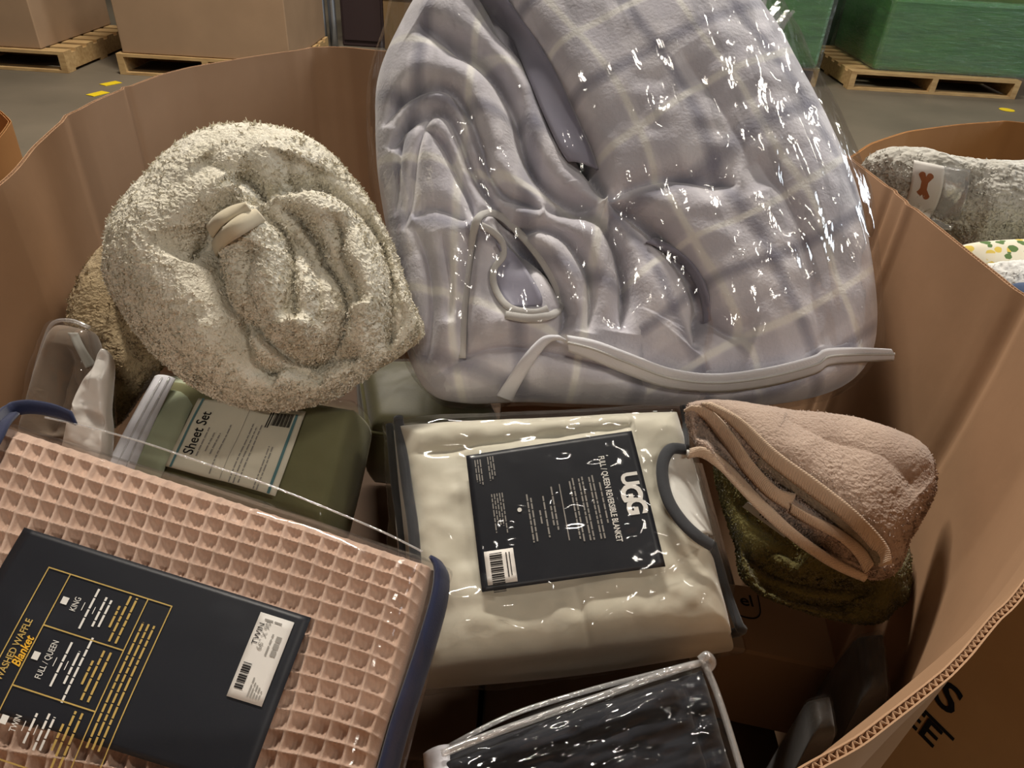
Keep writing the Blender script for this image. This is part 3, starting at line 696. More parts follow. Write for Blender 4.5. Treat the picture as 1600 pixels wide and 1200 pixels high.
for k in range(16):
    a = P(1170 + k * 3 + rf.uniform(-3, 3), 8 + k * 2.6, .955); b = a + RT * rf.uniform(.006, .02) * (1 if k > 4 else .4) + UP * rf.uniform(.008, .026); cdir = RT * .006 - UP * .004 - FW * rf.uniform(-.006, .006)
    i = len(V); V += [a, a + cdir, b + cdir * .6, b]; F.append([i, i + 1, i + 2, i + 3])
mk('sealed_fringe', V, F, M['film_edge'], bag)

# ------------------------------------------------------------------ rolled sherpa throw
sh = thing('rolled_throw', 'thick cream sherpa throw rolled into a large round bundle', 'blanket', (-.33, .85, .70))
so = [(181, 440), (186, 390), (205, 345), (240, 300), (275, 262), (320, 232), (370, 217), (430, 216), (480, 228), (520, 250), (552, 285), (585, 330), (612, 385), (632, 440), (645, 480), (652, 515), (630, 545), (590, 572), (560, 595), (520, 620), (470, 634), (420, 640), (370, 632), (320, 612), (275, 580), (240, 545), (210, 505), (190, 470)]
S = Blob((400, 430, .80), math.radians(42), so, .10, .06, n=3.0, m=2.0, centre=(405, 430))
def c5(pts): return S.loc_n([(160 + a / 2.61, 200 + b / 2.61) for a, b in pts], .075)
SF = [
    (c5([(560, 190), (610, 225), (645, 275), (640, 305), (600, 330)]), .030, .010, .016),
    (c5([(640, 300), (690, 270), (760, 235), (860, 212), (960, 238), (1060, 320), (1125, 450), (1148, 640), (1120, 850), (1060, 990)]), .030, .016, .010),
    (c5([(600, 330), (520, 350), (430, 395), (380, 470), (345, 560)]), .020, .010, .012),
    (c5([(425, 395), (460, 500), (480, 600), (505, 690), (545, 760), (565, 850), (600, 930), (680, 985)]), .032, .010, .022),
    (c5([(650, 345), (720, 400), (752, 480), (765, 580), (768, 680), (775, 790)]), .026, .010, .010),
    (c5([(700, 300), (790, 350), (850, 430), (890, 520), (955, 620), (968, 740), (905, 850), (830, 915), (740, 905), (660, 850), (600, 790), (540, 740)]), .034, .010, .014),
    (c5([(760, 420), (830, 500), (865, 600), (880, 700), (860, 800)]), .014, .010, .012),
    (c5([(940, 340), (958, 420), (966, 520), (1010, 600), (1030, 700)]), .020, .010, .014),
    (c5([(800, 940), (870, 905), (960, 880), (1020, 890)]), .020, .009, .012),
    (c5([(620, 960), (720, 940), (800, 965), (860, 1005)]), .016, .010, .014),
    (c5([(640, 500), (600, 600), (620, 720), (650, 800)]), .014, .010, .012),
    (c5([(1240, 640), (1215, 800), (1150, 930), (1080, 1010)]), .016, .010, .014),
    (c5([(430, 150), (500, 190), (580, 200)]), .010, .014, .014),
    (c5([(760, 110), (750, 170), (770, 230)]), .010, .012, .012), (c5([(860, 130), (850, 180), (880, 215)]), .009, .012, .012),
    (c5([(240, 660), (235, 800), (250, 900)]), .004, .012, .012),
]
def sherpa_h(xy, r):
    h = sum(crease(xy, p, d * 1.3, a * .9, b * .9, .12) for p, d, a, b in SF)
    h = np.maximum(h, -.06) + fbm(xy, 18, 31) * .004
    p3 = np.c_[xy, r * .3]
    return (h) * np.clip((1 - r) / .08, 0, 1)
def fuzz(amp, seed, sc=150):
    def f(V, xy, r, isf):
        c = V.mean(0); N = V - c; N /= np.linalg.norm(N, axis=1)[:, None]
        nn = .8 * (1 - 2.4 * np.abs(noise(V, sc * .8, seed))) + .6 * (1 - 2.4 * np.abs(noise(V, sc * 1.7, seed + 1))) + .5 * noise(V, sc * .4, seed + 2)
        return V + N * (nn * amp)[:, None]
    return f
roll = S.mesh('sherpa_roll', M['sherpa'], sh, nth=820, nr=270, hf=sherpa_h, jitter=fuzz(.0016, 3, 230), nb=40)
def pile(name, o, count, length, width, mat, parent, seed, clump=110):
    """short curled fibres standing on a body: uncountable, so one part"""
    me = o.data; n_ = len(me.polygons); C = np.empty(n_ * 3); N = np.empty(n_ * 3); A = np.empty(n_)
    me.polygons.foreach_get('center', C); me.polygons.foreach_get('normal', N); me.polygons.foreach_get('area', A)
    C = C.reshape(-1, 3); N = N.reshape(-1, 3); A = np.where((N[:, 2] > -.35) & (A < 2e-4), A, 0)
    g = np.random.default_rng(seed); k = g.choice(n_, count, p=A / A.sum()); p = C[k] + g.normal(0, .0007, (count, 3)); nn = N[k]
    fl = np.stack([noise(p, clump, seed + i) for i in range(3)], 1) * 1.3 + g.normal(0, .45, (count, 3))
    t = fl - (fl * nn).sum(1)[:, None] * nn; t /= np.linalg.norm(t, axis=1)[:, None] + 1e-6; b = np.cross(nn, t)
    L_ = length * g.uniform(.6, 1.3, (count, 1)); w_ = width * g.uniform(.7, 1.3, (count, 1))
    m1 = p + nn * L_ * .45 + t * L_ * .35; m2 = p + nn * L_ * .40 + t * L_ * .95
    V = np.stack([p - b * w_ - nn * .0008, p + b * w_ - nn * .0008, m1 + b * w_, m1 - b * w_, m2 + b * w_ * .5, m2 - b * w_ * .5], 1).reshape(-1, 3)
    i = np.arange(count)[:, None] * 6; F = np.vstack([i + [0, 1, 2, 3], i + [3, 2, 4, 5]])
    q = mk(name, V, F, mat, parent); q['kind'] = 'stuff'; return q
pile('wool_pile', roll, 90000, .0050, .0009, M['sherpa'], sh, 7)
def s5(pts, l): return S.ons([(160 + a / 2.61, 200 + b / 2.61) for a, b in pts], l)
loft('binding', s5([(432, 400), (470, 360), (530, 325), (590, 312)], .008), s5([(455, 445), (490, 400), (540, 365), (605, 335)], .009), M['binding'], sh, n=40, mcols=8, bulge=.005, nv=S.n3, thick=.004)
loft('binding', s5([(458, 462), (500, 410), (560, 362), (625, 336)], .008), s5([(470, 520), (520, 465), (590, 420), (662, 378)], .006), M['binding'], sh, n=40, mcols=8, bulge=.006, nv=S.n3, thick=.004)
# loose corner of the throw with its smooth binding, hanging behind on the right
tf = Blob((610, 530, .81), math.radians(42), [(560, 440), (625, 450), (652, 490), (660, 512), (652, 532), (600, 560), (560, 582), (520, 560), (520, 480)], .016, .02, n=3, m=2)
pile('wool_pile', tf.mesh('loose_corner', M['sherpa'], sh, nth=200, nr=50, jitter=fuzz(.0014, 8, 230)), 9000, .005, .0009, M['sherpa'], sh, 8)
loft('binding', tf.ons([(655, 510), (620, 540), (580, 562)], .004), tf.ons([(657, 525), (625, 555), (585, 578)], .002), M['binding'], sh, n=30, mcols=6, bulge=.004, nv=tf.n3, thick=.004)

# taupe sherpa blanket behind it
tb = thing('sherpa_blanket', 'darker taupe sherpa blanket wedged between the cream roll and the left box wall', 'blanket', (-.52, .84, .62))
T2 = Blob((190, 500, .91), math.radians(48), [(205, 372), (175, 380), (150, 404), (128, 445), (114, 490), (116, 540), (140, 590), (150, 640), (170, 668), (192, 648), (222, 604), (262, 560), (310, 520), (320, 450), (270, 380)], .04, .04, n=3, m=2)
def tb_h(xy, r):
    L1 = T2.loc_n([(170, 380), (160, 430), (172, 490), (200, 560), (250, 610)], .04); L2 = T2.loc_n([(120, 560), (170, 590), (220, 640)], .04)
    return (crease(xy, L1, .02, .012, .016) + crease(xy, L2, .014, .012, .012) + fbm(xy, 16, 40) * .004) * np.clip((1 - r) / .1, 0, 1)
pile('wool_pile', T2.mesh('sherpa_fabric', M['sherpa_brown'], tb, nth=420, nr=120, hf=tb_h, jitter=fuzz(.0015, 13, 210)), 36000, .0050, .0009, M['sherpa_brown'], tb, 9)

# ------------------------------------------------------------------ clear-bagged grey item by the left wall, white polythene
lb = thing('bagged_fabric', 'taupe fabric in a clear bag with a strap, standing against the left box wall', 'package', (-.52, .72, .62))
G = Blob((105, 590, .815), math.radians(55), [(84, 514), (96, 508), (130, 515), (144, 526), (160, 600), (164, 640), (160, 700), (100, 720), (36, 690), (42, 640), (58, 580), (76, 530)], .016, .03, n=7, m=2)
def g_h(xy, r):
    cs = [([(100, 540), (90, 590), (82, 640), (78, 680)], .016), ([(104, 545), (98, 585), (108, 610), (92, 640)], .012), ([(120, 560), (118, 620), (105, 680)], .012)]
    return sum(crease(xy, G.loc_n(p, .018), d, .006, .008) for p, d in cs) * np.clip((1 - r) / .15, 0, 1)
G.mesh('taupe_fabric', M['taupe'], lb, nth=220, nr=70, hf=g_h)
loft('strap', G.ons([(106, 520), (118, 545), (134, 575)], .006), G.ons([(122, 520), (134, 545), (150, 570)], .006), M['label'], lb, n=20, mcols=4, thick=.002)
G2 = Blob((105, 590, .815), math.radians(55), [(78, 506), (92, 500), (134, 510), (150, 522), (166, 600), (168, 640), (164, 706), (100, 726), (30, 694), (38, 640), (54, 580), (71, 527)], .022, .034, n=9, m=2)
G2.mesh('clear_bag', M['film'], lb, nth=220, nr=60, hf=lambda xy, r: fbm(xy, 30, 50) * .004 * np.clip((1 - r) / .1, 0, 1))
G2.hf = None
tube('sealed_edge', catmull([P(x, y, .815) for x, y in [(52, 590), (70, 530), (84, 504), (112, 501), (140, 512)]], 6), .0022, M['film_edge'], lb, n=6)
wb = thing('polythene_bag', 'crumpled white polythene bag between the taupe fabric and the sheet set', 'plastic bag', (-.46, .68, .64))
Wb = Blob((145, 630, .755), math.radians(52), [(148, 572), (158, 545), (172, 558), (170, 600), (167, 640), (170, 682), (164, 730), (134, 745), (94, 740), (100, 690), (112, 645), (128, 600)], .009, .02, n=5, m=2)
Wb.mesh('polythene', M['white_poly'], wb, nth=200, nr=70, hf=lambda xy, r: (np.abs(fbm(np.c_[xy[:, 0] + .6 * xy[:, 1], xy[:, 1] - .3 * xy[:, 0]], 22, 60)) * -.006 + .003) * np.clip((1 - r) / .15, 0, 1))

# ------------------------------------------------------------------ sheet set
ss = thing('sheet_set', 'sage green sheet set in a clear zip bag under the cream roll', 'bedding', (-.28, .72, .62))
K = Slab((555, 640, .86), math.radians(14), [(243, 588), (557, 636), (508, 826), (152, 750)], .085, .012, puff=.006)
K.mesh('folded_sheets', M['sage'], ss, nu=80, nv=60, hf=lambda u, v: noise(np.c_[u * 6, v * 3], 1.5, 5) * .002)
# the paler stack edge and the zip along the left side
loft('pale_sheet', K.px([(262, 590), (228, 655), (200, 708), (180, 745)], .004), K.px([(318, 598), (290, 660), (262, 722), (245, 760)], .004), M['sage_light'], ss, n=30, mcols=6, bulge=.004, nv=K.n3, thick=.003)
zs = loft('zipper_tape', K.px([(243, 588), (216, 636), (189, 686), (160, 742)], .008), K.px([(274, 592), (250, 640), (226, 694), (205, 745)], .010), M['zip'], ss, n=50, mcols=6, bulge=.004, nv=K.n3, thick=.002)
for k_ in (.33, .7):
    a_ = K.px([(243 + 31 * k_, 590), (216 + 34 * k_, 638), (189 + 37 * k_, 689), (160 + 45 * k_, 744)], .0135); tube('zipper_line', catmull(a_, 6), .0012, M['film_edge'], zs, n=6)
C1 = Card(K, [(310, 622), (478, 643), (430, 775), (258, 728)], .006)
cs_ = C1.sheet('label_card', M['paper_warm'], ss)
C1.text('lettering', 'Sheet Set', C1.W * .185, C1.H * .80, .0165, 'up', M['ink'], cs_, bold=.0002)
rl = []
for i, (a, b0, b1) in enumerate([(.22, .80, .40), (.28, .72, .45), (.33, .74, .44), (.39, .96, .30), (.58, 1.0, .25), (.62, 1.0, .28), (.66, .98, .25), (.80, 1.0, .50), (.83, 1.0, .50)]):
    rl += dashes(C1.W * a, C1.H * b0, C1.H * (b0 - b1), .0014, 'up')
C1.rects('small_print', rl, M['grey_ink'], cs_, .0009)
C1.rects('printed_rule', [(C1.W * .50, 0, C1.W * .503, C1.H)], M['grey_ink'], cs_, .0009)
C1.rects('teal_border', [(C1.W * .04, 0, C1.W * .06, C1.H)], M['teal'], cs_, .0009); C1.rects('teal_border', [(C1.W * .925, C1.H * .06, C1.W * .95, C1.H)], M['teal'], cs_, .0009)
C1.rects('barcode', [(C1.W * .74 + i * .0014, C1.H * .06, C1.W * .74 + i * .0014 + (.001 if i % 3 else .0006), C1.H * .24) for i in range(16)] + [(C1.W * .695, C1.H * .05, C1.W * .705, C1.H * .28), (C1.W * .715, C1.H * .05, C1.W * .725, C1.H * .28)], M['ink'], cs_, .0010)
K.mesh('clear_cover', M['film_flat'], ss, nu=50, nv=40, lift=.016, grow=.02, hf=lambda u, v: noise(np.c_[u * 4, v * 3], 2, 15) * .003)

# dark olive package behind
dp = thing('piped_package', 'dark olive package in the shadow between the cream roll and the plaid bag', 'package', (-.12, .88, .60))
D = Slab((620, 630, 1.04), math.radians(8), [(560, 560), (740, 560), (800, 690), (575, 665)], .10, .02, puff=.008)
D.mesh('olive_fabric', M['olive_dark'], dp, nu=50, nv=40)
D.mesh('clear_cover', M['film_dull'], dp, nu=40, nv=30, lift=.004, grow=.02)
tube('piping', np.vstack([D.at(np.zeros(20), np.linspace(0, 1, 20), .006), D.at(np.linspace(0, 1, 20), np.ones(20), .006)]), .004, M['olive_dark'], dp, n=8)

# ------------------------------------------------------------------ cream blanket package with the dark card
ug = thing('blanket_package', 'cream silky blanket in a clear bag with charcoal piping and a dark printed card', 'blanket', (.03, .60, .60))
U_ = Slab((838, 640, .795), math.radians(27), [(614, 652), (1066, 630), (1156, 985), (654, 1046)], .085, .030, puff=.012)
def ug_h(u, v):
    w = np.c_[u * 2.2, v * 2.2]
    h = .006 * np.sin(7 * v + 2.2 * np.sin(2.6 * u + .5)) * np.exp(-((v - .12) / .16) ** 2) - .010 * np.exp(-np.abs(v - .155 + .09 * (u - .3)) / .03) * (u < .8) * np.clip(u * 6, 0, 1)
    h = h - .006 * np.exp(-np.abs(u - .52 - .1 * (v - .9)) / .02) * np.clip((v - .72) * 5, 0, 1)
    return h + fbm(w, 2.5, 70) * .005
U_.mesh('folded_blanket', M['silk'], ug, nu=160, nv=120, hf=ug_h, bulge=.014)
U_.hf = None
UC = Card(U_, [(728, 712), (987, 673), (1040, 885), (753, 925)], .012)
uc = UC.sheet('printed_card', M['card_dark'], ug, nu=30, nv=30)
lg = UC.text('logo_lettering', 'U', UC.W * .872, UC.H * .315, .023, 'down', M['white_ink'], uc, bold=.0009, fit=UC.H * .095)
UC.text('logo_lettering', 'G', UC.W * .852, UC.H * .400, .0285, 'down', M['white_ink'], uc, bold=.0011, fit=UC.H * .13, up=.0009)
UC.text('logo_lettering', 'G', UC.W * .868, UC.H * .505, .0270, 'down', M['white_ink'], uc, bold=.0011, fit=UC.H * .12, up=.0008)
UC.text('lettering', 'FULL / QUEEN REVERSIBLE BLANKET', UC.W * .765, UC.H * .165, .0085, 'down', M['white_ink'], uc, fit=UC.H * .63, bold=.00015)
rl = []
for a, b0, b1 in [(.735, .36, .66), (.70, .30, .76), (.68, .31, .76), (.64, .30, .76), (.62, .31, .76), (.585, .30, .76), (.565, .32, .74), (.455, .34, .66), (.435, .48, .62), (.40, .40, .70), (.37, .50, .60), (.33, .40, .72), (.31, .37, .72)]:
    rl += dashes(UC.W * a, UC.H * b0, UC.H * (b1 - b0), .0015, 'down', .001)
for a in (.045, .06, .075, .12, .135, .15): rl += dashes(UC.W * a, UC.H * (.05 if a < .1 else .04), UC.H * _rng.uniform(.12, .2), .0011, 'down')
for a in (.115, .13, .145, .16, .175): rl += dashes(UC.W * a, UC.H * .33, UC.H * _rng.uniform(.22, .31), .0011, 'down')
UC.rects('small_print', rl, M['grey_ink'], uc, .0009)
UC.rects('printed_rule', [(UC.W * .505, UC.H * .33, UC.W * .511, UC.H * .74)], M['grey_ink'], uc, .0009)
th = np.linspace(0, 2 * math.pi, 14)[:-1]
mk('punched_dot', UC.pt(UC.W * .262 + .0022 * np.cos(th), UC.H * .475 + .0022 * np.sin(th), .001), [list(range(13))], M['white_ink'], uc, smooth=False)
UC.sheet('barcode_sticker', M['paper'], uc, rect=(UC.W * .035, UC.H * .735, UC.W * .195, UC.H * .965), up=.0012, nu=6, nv=6, thick=.0004)
UC.rects('barcode', [(UC.W * .062, UC.H * .755 + i * .0020, UC.W * .130, UC.H * .755 + i * .0020 + (.0013 if i % 3 else .0008)) for i in range(19)] + [(UC.W * .150, UC.H * .76, UC.W * .156, UC.H * .93), (UC.W * .168, UC.H * .76, UC.W * .173, UC.H * .92)], M['ink'], uc, .0018)
# white handle opening, its charcoal binding, the piping of the bag
arc = [(1070, 702), (1048, 702), (1036, 722), (1036, 752), (1046, 785), (1066, 815), (1090, 838), (1112, 852)]
hand = U_.px([(1072, 706), (1052, 706), (1040, 724), (1040, 752), (1050, 783), (1070, 812), (1092, 834)], .012)
loft('handle_opening', hand, U_.px([(1078, 716), (1084, 730), (1090, 750), (1096, 772), (1102, 795), (1107, 815), (1112, 838)], .010), M['handle_white'], ug, n=40, mcols=10, bulge=.008, nv=U_.n3, thick=.003)
tube('handle_binding', catmull(U_.px(arc, .020), 8), .0062, M['charcoal'], ug, n=10, flat=.5, nrmv=U_.n3)
ee = U_.px([(1067, 634), (1071, 662), (1072, 700)], .006)
tube('piping', catmull(ee, 8), .0035, M['charcoal'], ug, n=8)
rp = U_.px([(1112, 850), (1122, 880), (1132, 915), (1146, 955), (1156, 980)], .008)
tail = [rp[-1] - U_.n3 * .012 + RT * .006, rp[-1] - U_.n3 * .03 + RT * .004, rp[-1] - U_.n3 * .05 - RT * .008]
tube('piping', catmull(np.vstack([rp, tail]), 8), .0048, M['charcoal'], ug, n=8)
tube('piping', catmull(U_.px([(622, 652), (628, 700), (636, 760), (646, 830), (652, 930), (656, 1020)], .008), 8), .0055, M['charcoal'], ug, n=10, flat=.6, nrmv=U_.n3)
lp = U_.px([(612, 655), (616, 700), (622, 760), (632, 830), (640, 930), (644, 1020)], .004) - U_.n3 * .014 - RT * .004
tube('piping', catmull(lp, 8), .0045, M['charcoal'], ug, n=8)
U_.mesh('clear_cover', M['film'], ug, nu=110, nv=90, lift=.017, grow=.012, bulge=.020, jit=.004, hf=lambda u, v: ug_h(u, v) * .25 + (fbm(np.c_[u * 3, v * 3], 2.0, 77)) * .006 - .006 * np.exp(-np.abs(v - .98 + .62 * (u - .42) ) / .015) * (u > .4) * (v < .99))
U_.hf = None

# ------------------------------------------------------------------ waffle blanket package
wf = thing('waffle_blanket_package', 'blush pink waffle blanket in a clear bag with navy edging and a navy card', 'blanket', (-.25, .42, .66))
Wp = Slab((680, 868, .60), math.radians(17), [(-40, 640), (672, 872), (538, 1360), (-290, 1245)], .06, .022, puff=.012)
CELL = .0150
def waffle_h(u, v):
    x = u * Wp.Wd / CELL; y = v * Wp.Hd / CELL
    x = x + .10 * noise(np.c_[u * 5, v * 5], 1.6, 91); y = y + .10 * noise(np.c_[u * 5, v * 5], 1.6, 95)
    fx = np.abs(2 * (x - np.floor(x)) - 1); fy = np.abs(2 * (y - np.floor(y)) - 1)
    lens = .30 * np.cos(math.pi * (y - np.floor(y)) - math.pi / 2)
    pit = (1 - fx ** 2.6) * (1 - fy ** 3.2)
    return -.0085 * pit + .0006 * np.cos(fx * 14)
Wp.mesh('waffle_weave', M['waffle'], wf, nu=400, nv=330, hf=waffle_h, bulge=.010)
Wp.hf = None
WC = Card(Wp, [(38, 824), (486, 965), (385, 1236), (-108, 1078)], .004)
wc = WC.sheet('printed_card', M['card_dark'], wf, nu=30, nv=30)
def wuv(x, y):   # a spot on the card, from where it lies
    c_ = WC.slab.uv(x, y, WC.lift); a = b = .5
    for _ in range(30):
        def q_(a, b): return WC.q[0] * (1 - a) * (1 - b) + WC.q[1] * a * (1 - b) + WC.q[2] * a * b + WC.q[3] * (1 - a) * b
        f0 = q_(a, b); J = np.array([(q_(a + 1e-3, b) - f0) / 1e-3, (q_(a, b + 1e-3) - f0) / 1e-3]).T
        s_ = np.linalg.solve(J, np.array(c_) - f0); a += s_[0]; b += s_[1]
    return a * WC.W, b * WC.H
aL, bT = wuv(77, 886); aM = wuv(110, 898)[0]; aR, _ = wuv(270, 944); aS, _ = wuv(232, 935)
_, bB = wuv(120, 1200)
_, b1 = wuv(76, 978); _, b2 = wuv(32, 1073); bB = max(bB, 2 * b2 - b1 + .002); bB = b2 + (b2 - b1)
t_ = .0009
WC.rects('gold_frame', [(aL, bT, aL + t_, bB), (aM, bT, aM + t_, bB), (aS, bT, aS + t_, bB), (aR, bT, aR + t_, bB), (aL, bT, aR, bT + t_), (aL, bB, aR, bB + t_), (aM, b1, aS, b1 + t_), (aM, b2, aS, b2 + t_)], M['gold'], wc, .0009)
bm = (b1 + b2) / 2; rows = [(bT + b1) / 2, (b1 + b2) / 2, (b2 + bB) / 2]; gw = aM - aL; cw = aS - aM
WC.text('lettering', 'WASHED WAFFLE', aL + gw * .52, bm, .0078, 'up', M['gold'], wc, align='CENTER', bold=.0001, fit=(b2 - b1) * 1.02)
WC.text('lettering', 'Blanket', aL + gw * .93, bm, .0100, 'up', M['gold_bright'], wc, align='CENTER', shear=.25, bold=.0002, fit=(b2 - b1) * .5)
for k, (t0, bc) in enumerate(zip(('KING', 'FULL / QUEEN', 'TWIN'), rows)):
    WC.rects('tick_box', [(aM + cw * .06, bc - .0026, aM + cw * .06 + .0052, bc + .0026)], M['white_ink'], wc, .0009)
    WC.text('lettering', t0, aM + cw * .27, bc, .0070, 'up', M['white_ink'], wc, align='CENTER', fit=(b2 - b1) * (.62 if k == 1 else .24))
    rw = []; rg = []
    for f, ln in ((.33, .006), (.40, .030 if k != 2 else .018), (.47, .006), (.53, .022), (.60, .044 if k == 1 else .020)):
        rw += dashes(aM + cw * f, bc + ln / 2, ln, .0006 if ln < .007 else .0017, 'up', .0008)
    for f, ln in ((.72, .016), (.79, .034), (.87, .034)): rg += dashes(aM + cw * f, bc + ln / 2, ln, .0017, 'up', .0008)
    WC.rects('small_print', rw, M['white_ink'], wc, .0009); WC.rects('small_print', rg, M['gold'], wc, .0009)
rg = []
for f in (.22, .45, .68): rg += dashes(aS + (aR - aS) * f, bm + .042, .084, .0016, 'up', .0008)
WC.rects('small_print', rg, M['gold'], wc, .0009)
s0a, s0b = wuv(408, 957); s1a, s1b = wuv(461, 972); s2a, s2b = wuv(358, 1089)
WC_rect = (s0a, s0b, s1a, s2b)
stk = WC.sheet('size_sticker', M['paper'], wc, rect=WC_rect, up=.0012, nu=6, nv=10, thick=.0004)
sw, shh = s1a - s0a, s2b - s0b
WC.text('lettering', 'TWIN', s0a + sw * .25, s0b + shh * .385, .0062, 'up', M['ink'], wc, up=.0018)
WC.text('lettering', '66" X 90"', s0a + sw * .42, s0b + shh * .43, .0058, 'up', M['grey_ink'], wc, up=.0018)
rl = dashes(s0a + sw * .56, s0b + shh * .47, shh * .26, .0013, 'up') + [(s0a + sw * .70 + 0, s0b + shh * (.22 + .085 * i), s0a + sw * .70 + .004, s0b + shh * (.22 + .085 * i) + .0042) for i in range(3)]
for f, l in ((.52, .22), (.60, .17), (.68, .15), (.76, .15), (.84, .10)): rl += dashes(s0a + sw * f, s0b + shh * .95, shh * l, .0011, 'up')
rl += dashes(s0a + sw * .2, s0b + shh * .06, sw * .5, .0013, 'right')
WC.rects('small_print', rl, M['grey_ink'], wc, .0018)
WC.rects('barcode', [(s0a + sw * .10, s0b + shh * .60 + i * .0017, s0a + sw * .34, s0b + shh * .60 + i * .0017 + (.0011 if i % 4 else .0006)) for i in range(int(shh * .32 / .0017))], M['ink'], wc, .0018)
# navy edging round the package
tt = np.linspace(0, 1, 40)
ring_ = np.vstack([Wp.at(tt * .98 + .01, np.full(40, .003), .012), Wp.at(np.full(40, .999), tt * .97 + .012, .012)])
edge_r = Wp.px([(668, 872), (676, 890), (672, 930), (655, 990), (632, 1060), (608, 1130), (588, 1200), (572, 1250)], .000)
loft('navy_edging', edge_r + Wp.n3 * .004 + RT * .002, edge_r + RT * .012 - Wp.n3 * .020, M['navy'], wf, n=60, mcols=7, bulge=.003, nv=RT, thick=.003)
el = Wp.px([(0, 668), (18, 652), (50, 646), (90, 652), (120, 664)], .010)
loft('navy_edging', el, el + UP * .012 - RT * .004 - FW * -.0, M['navy'], wf, n=30, mcols=6, bulge=.002, nv=Wp.n3, thick=.003)
tube('navy_edging', catmull(Wp.px([(-30, 720), (-10, 690), (4, 664), (18, 650)], .012), 6), .007, M['navy'], wf, n=8, flat=.5, nrmv=Wp.n3)
tube('clear_seam', catmull(Wp.px([(70, 652), (140, 668), (220, 690), (320, 724), (420, 758), (520, 798), (600, 832), (660, 862)], .012), 8), .0009, M['film_edge'], wf, n=8)
Wp.mesh('clear_cover', M['film'], wf, nu=90, nv=70, lift=.012, grow=.008, bulge=.016, hf=lambda u, v: fbm(np.c_[u * 3, v * 3], 2.2, 87) * .003)
Wp.hf = None

# ------------------------------------------------------------------ black bedding in a zip bag
bk = thing('black_bedding_package', 'black folded bedding in a clear zip bag at the front of the box', 'bedding', (.08, .30, .62))
Kb = Slab((1105, 1032, .645), math.radians(14), [(672, 1176), (1104, 1036), (1160, 1228), (712, 1366)], .10, .020, puff=.006)
def bk_h(u, v):
    band = np.exp(-((v - .22) / .09) ** 6) * np.clip((.86 - u) * 30, 0, 1)
    return .007 * band + fbm(np.c_[u * 3, v * 3], 1.6, 33) * .006 - .008 * np.exp(-np.abs(u - .9) / .02)
Kb.mesh('black_fabric', M['black'], bk, nu=120, nv=90, hf=bk_h)
Kb.hf = None
Kb.mesh('clear_cover', M['film'], bk, nu=70, nv=60, lift=.014, grow=.02, bulge=.02, hf=lambda u, v: fbm(np.c_[u * 3, v * 3], 2.2, 37) * .005)
Kb.hf = None
tube('zipper_edge', catmull(Kb.px([(690, 1178), (760, 1150), (850, 1118), (950, 1084), (1040, 1052), (1100, 1034)], .016), 8), .0030, M['film_edge'], bk, n=8)
tube('zipper_edge', catmull(Kb.px([(1098, 1034), (1112, 1062), (1126, 1100), (1142, 1150), (1160, 1210)], .016), 8), .0030, M['film_edge'], bk, n=8)
tube('zipper_edge', catmull(Kb.px([(700, 1160), (800, 1110), (920, 1072), (1020, 1046), (1090, 1028)], .004), 8) - Kb.n3 * .012 , .0022, M['film_edge'], bk, n=6)
tb1 = Kb.px([(664, 1178), (700, 1166), (704, 1215), (668, 1222)], .012)
loft('zipper_end', [tb1[0], tb1[3]], [tb1[1], tb1[2]], M['zip'], bk, n=12, mcols=6, bulge=.006, nv=Kb.n3, thick=.004, sm=False)
kn = Kb.px([(1094, 1032)], .018)[0]
tube('zipper_pull', catmull([kn, kn + RT * .006 + UP * .004, kn + RT * .010 - UP * .002, kn + RT * .006 - UP * .008], 6), .0042, M['film_edge'], bk, n=8)

# ------------------------------------------------------------------ towels
ot = thing('olive_towel', 'olive green terry towel folded beneath the mauve towel', 'towel', (.30, .56, .62))
O = Blob((1260, 840, .788), math.radians(38), [(1122, 710), (1146, 692), (1250, 720), (1380, 790), (1414, 850), (1418, 905), (1412, 940), (1395, 950), (1372, 972), (1310, 968), (1220, 940), (1166, 905), (1154, 850), (1134, 790), (1122, 745)], .032, .05, n=3.5, m=2, centre=(1260, 840))
def ol_h(xy, r):
    cs = [([(1098, 740), (1130, 800), (1170, 850), (1230, 895), (1300, 915), (1370, 922), (1372, 940)], .030, .006, .014), ([(1110, 765), (1112, 800), (1130, 850), (1160, 885)], .020, .006, .010), ([(1180, 900), (1260, 938), (1330, 945), (1375, 948)], .022, .006, .014), ([(1200, 870), (1230, 860), (1260, 880)], .010, .010, .01), ([(1110, 730), (1150, 770), (1200, 830), (1260, 860)], .010, .01, .012)]
    return (sum(crease(xy, O.loc_n(p, .036), d, a, b) for p, d, a, b in cs) + fbm(xy, 25, 80) * .003) * np.clip((1 - r) / .12, 0, 1)
pile('terry_loops', O.mesh('olive_terry', M['olive'], ot, nth=420, nr=130, hf=ol_h, jitter=fuzz(.0010, 23, 260)), 50000, .0030, .0006, M['olive'], ot, 12, 160)
mt_ = thing('mauve_towel', 'pale mauve terry towel with beige woven hems, folded on top of the olive towel', 'towel', (.33, .62, .72))
Tw = Blob((1280, 760, .725), math.radians(38), [(1072, 640), (1090, 628), (1140, 628), (1230, 642), (1320, 652), (1400, 676), (1440, 700), (1455, 735), (1452, 775), (1432, 815), (1412, 850), (1400, 885), (1370, 905), (1330, 890), (1260, 850), (1190, 795), (1130, 735), (1085, 690)], .040, .012, n=3.5, m=2, centre=(1280, 765))
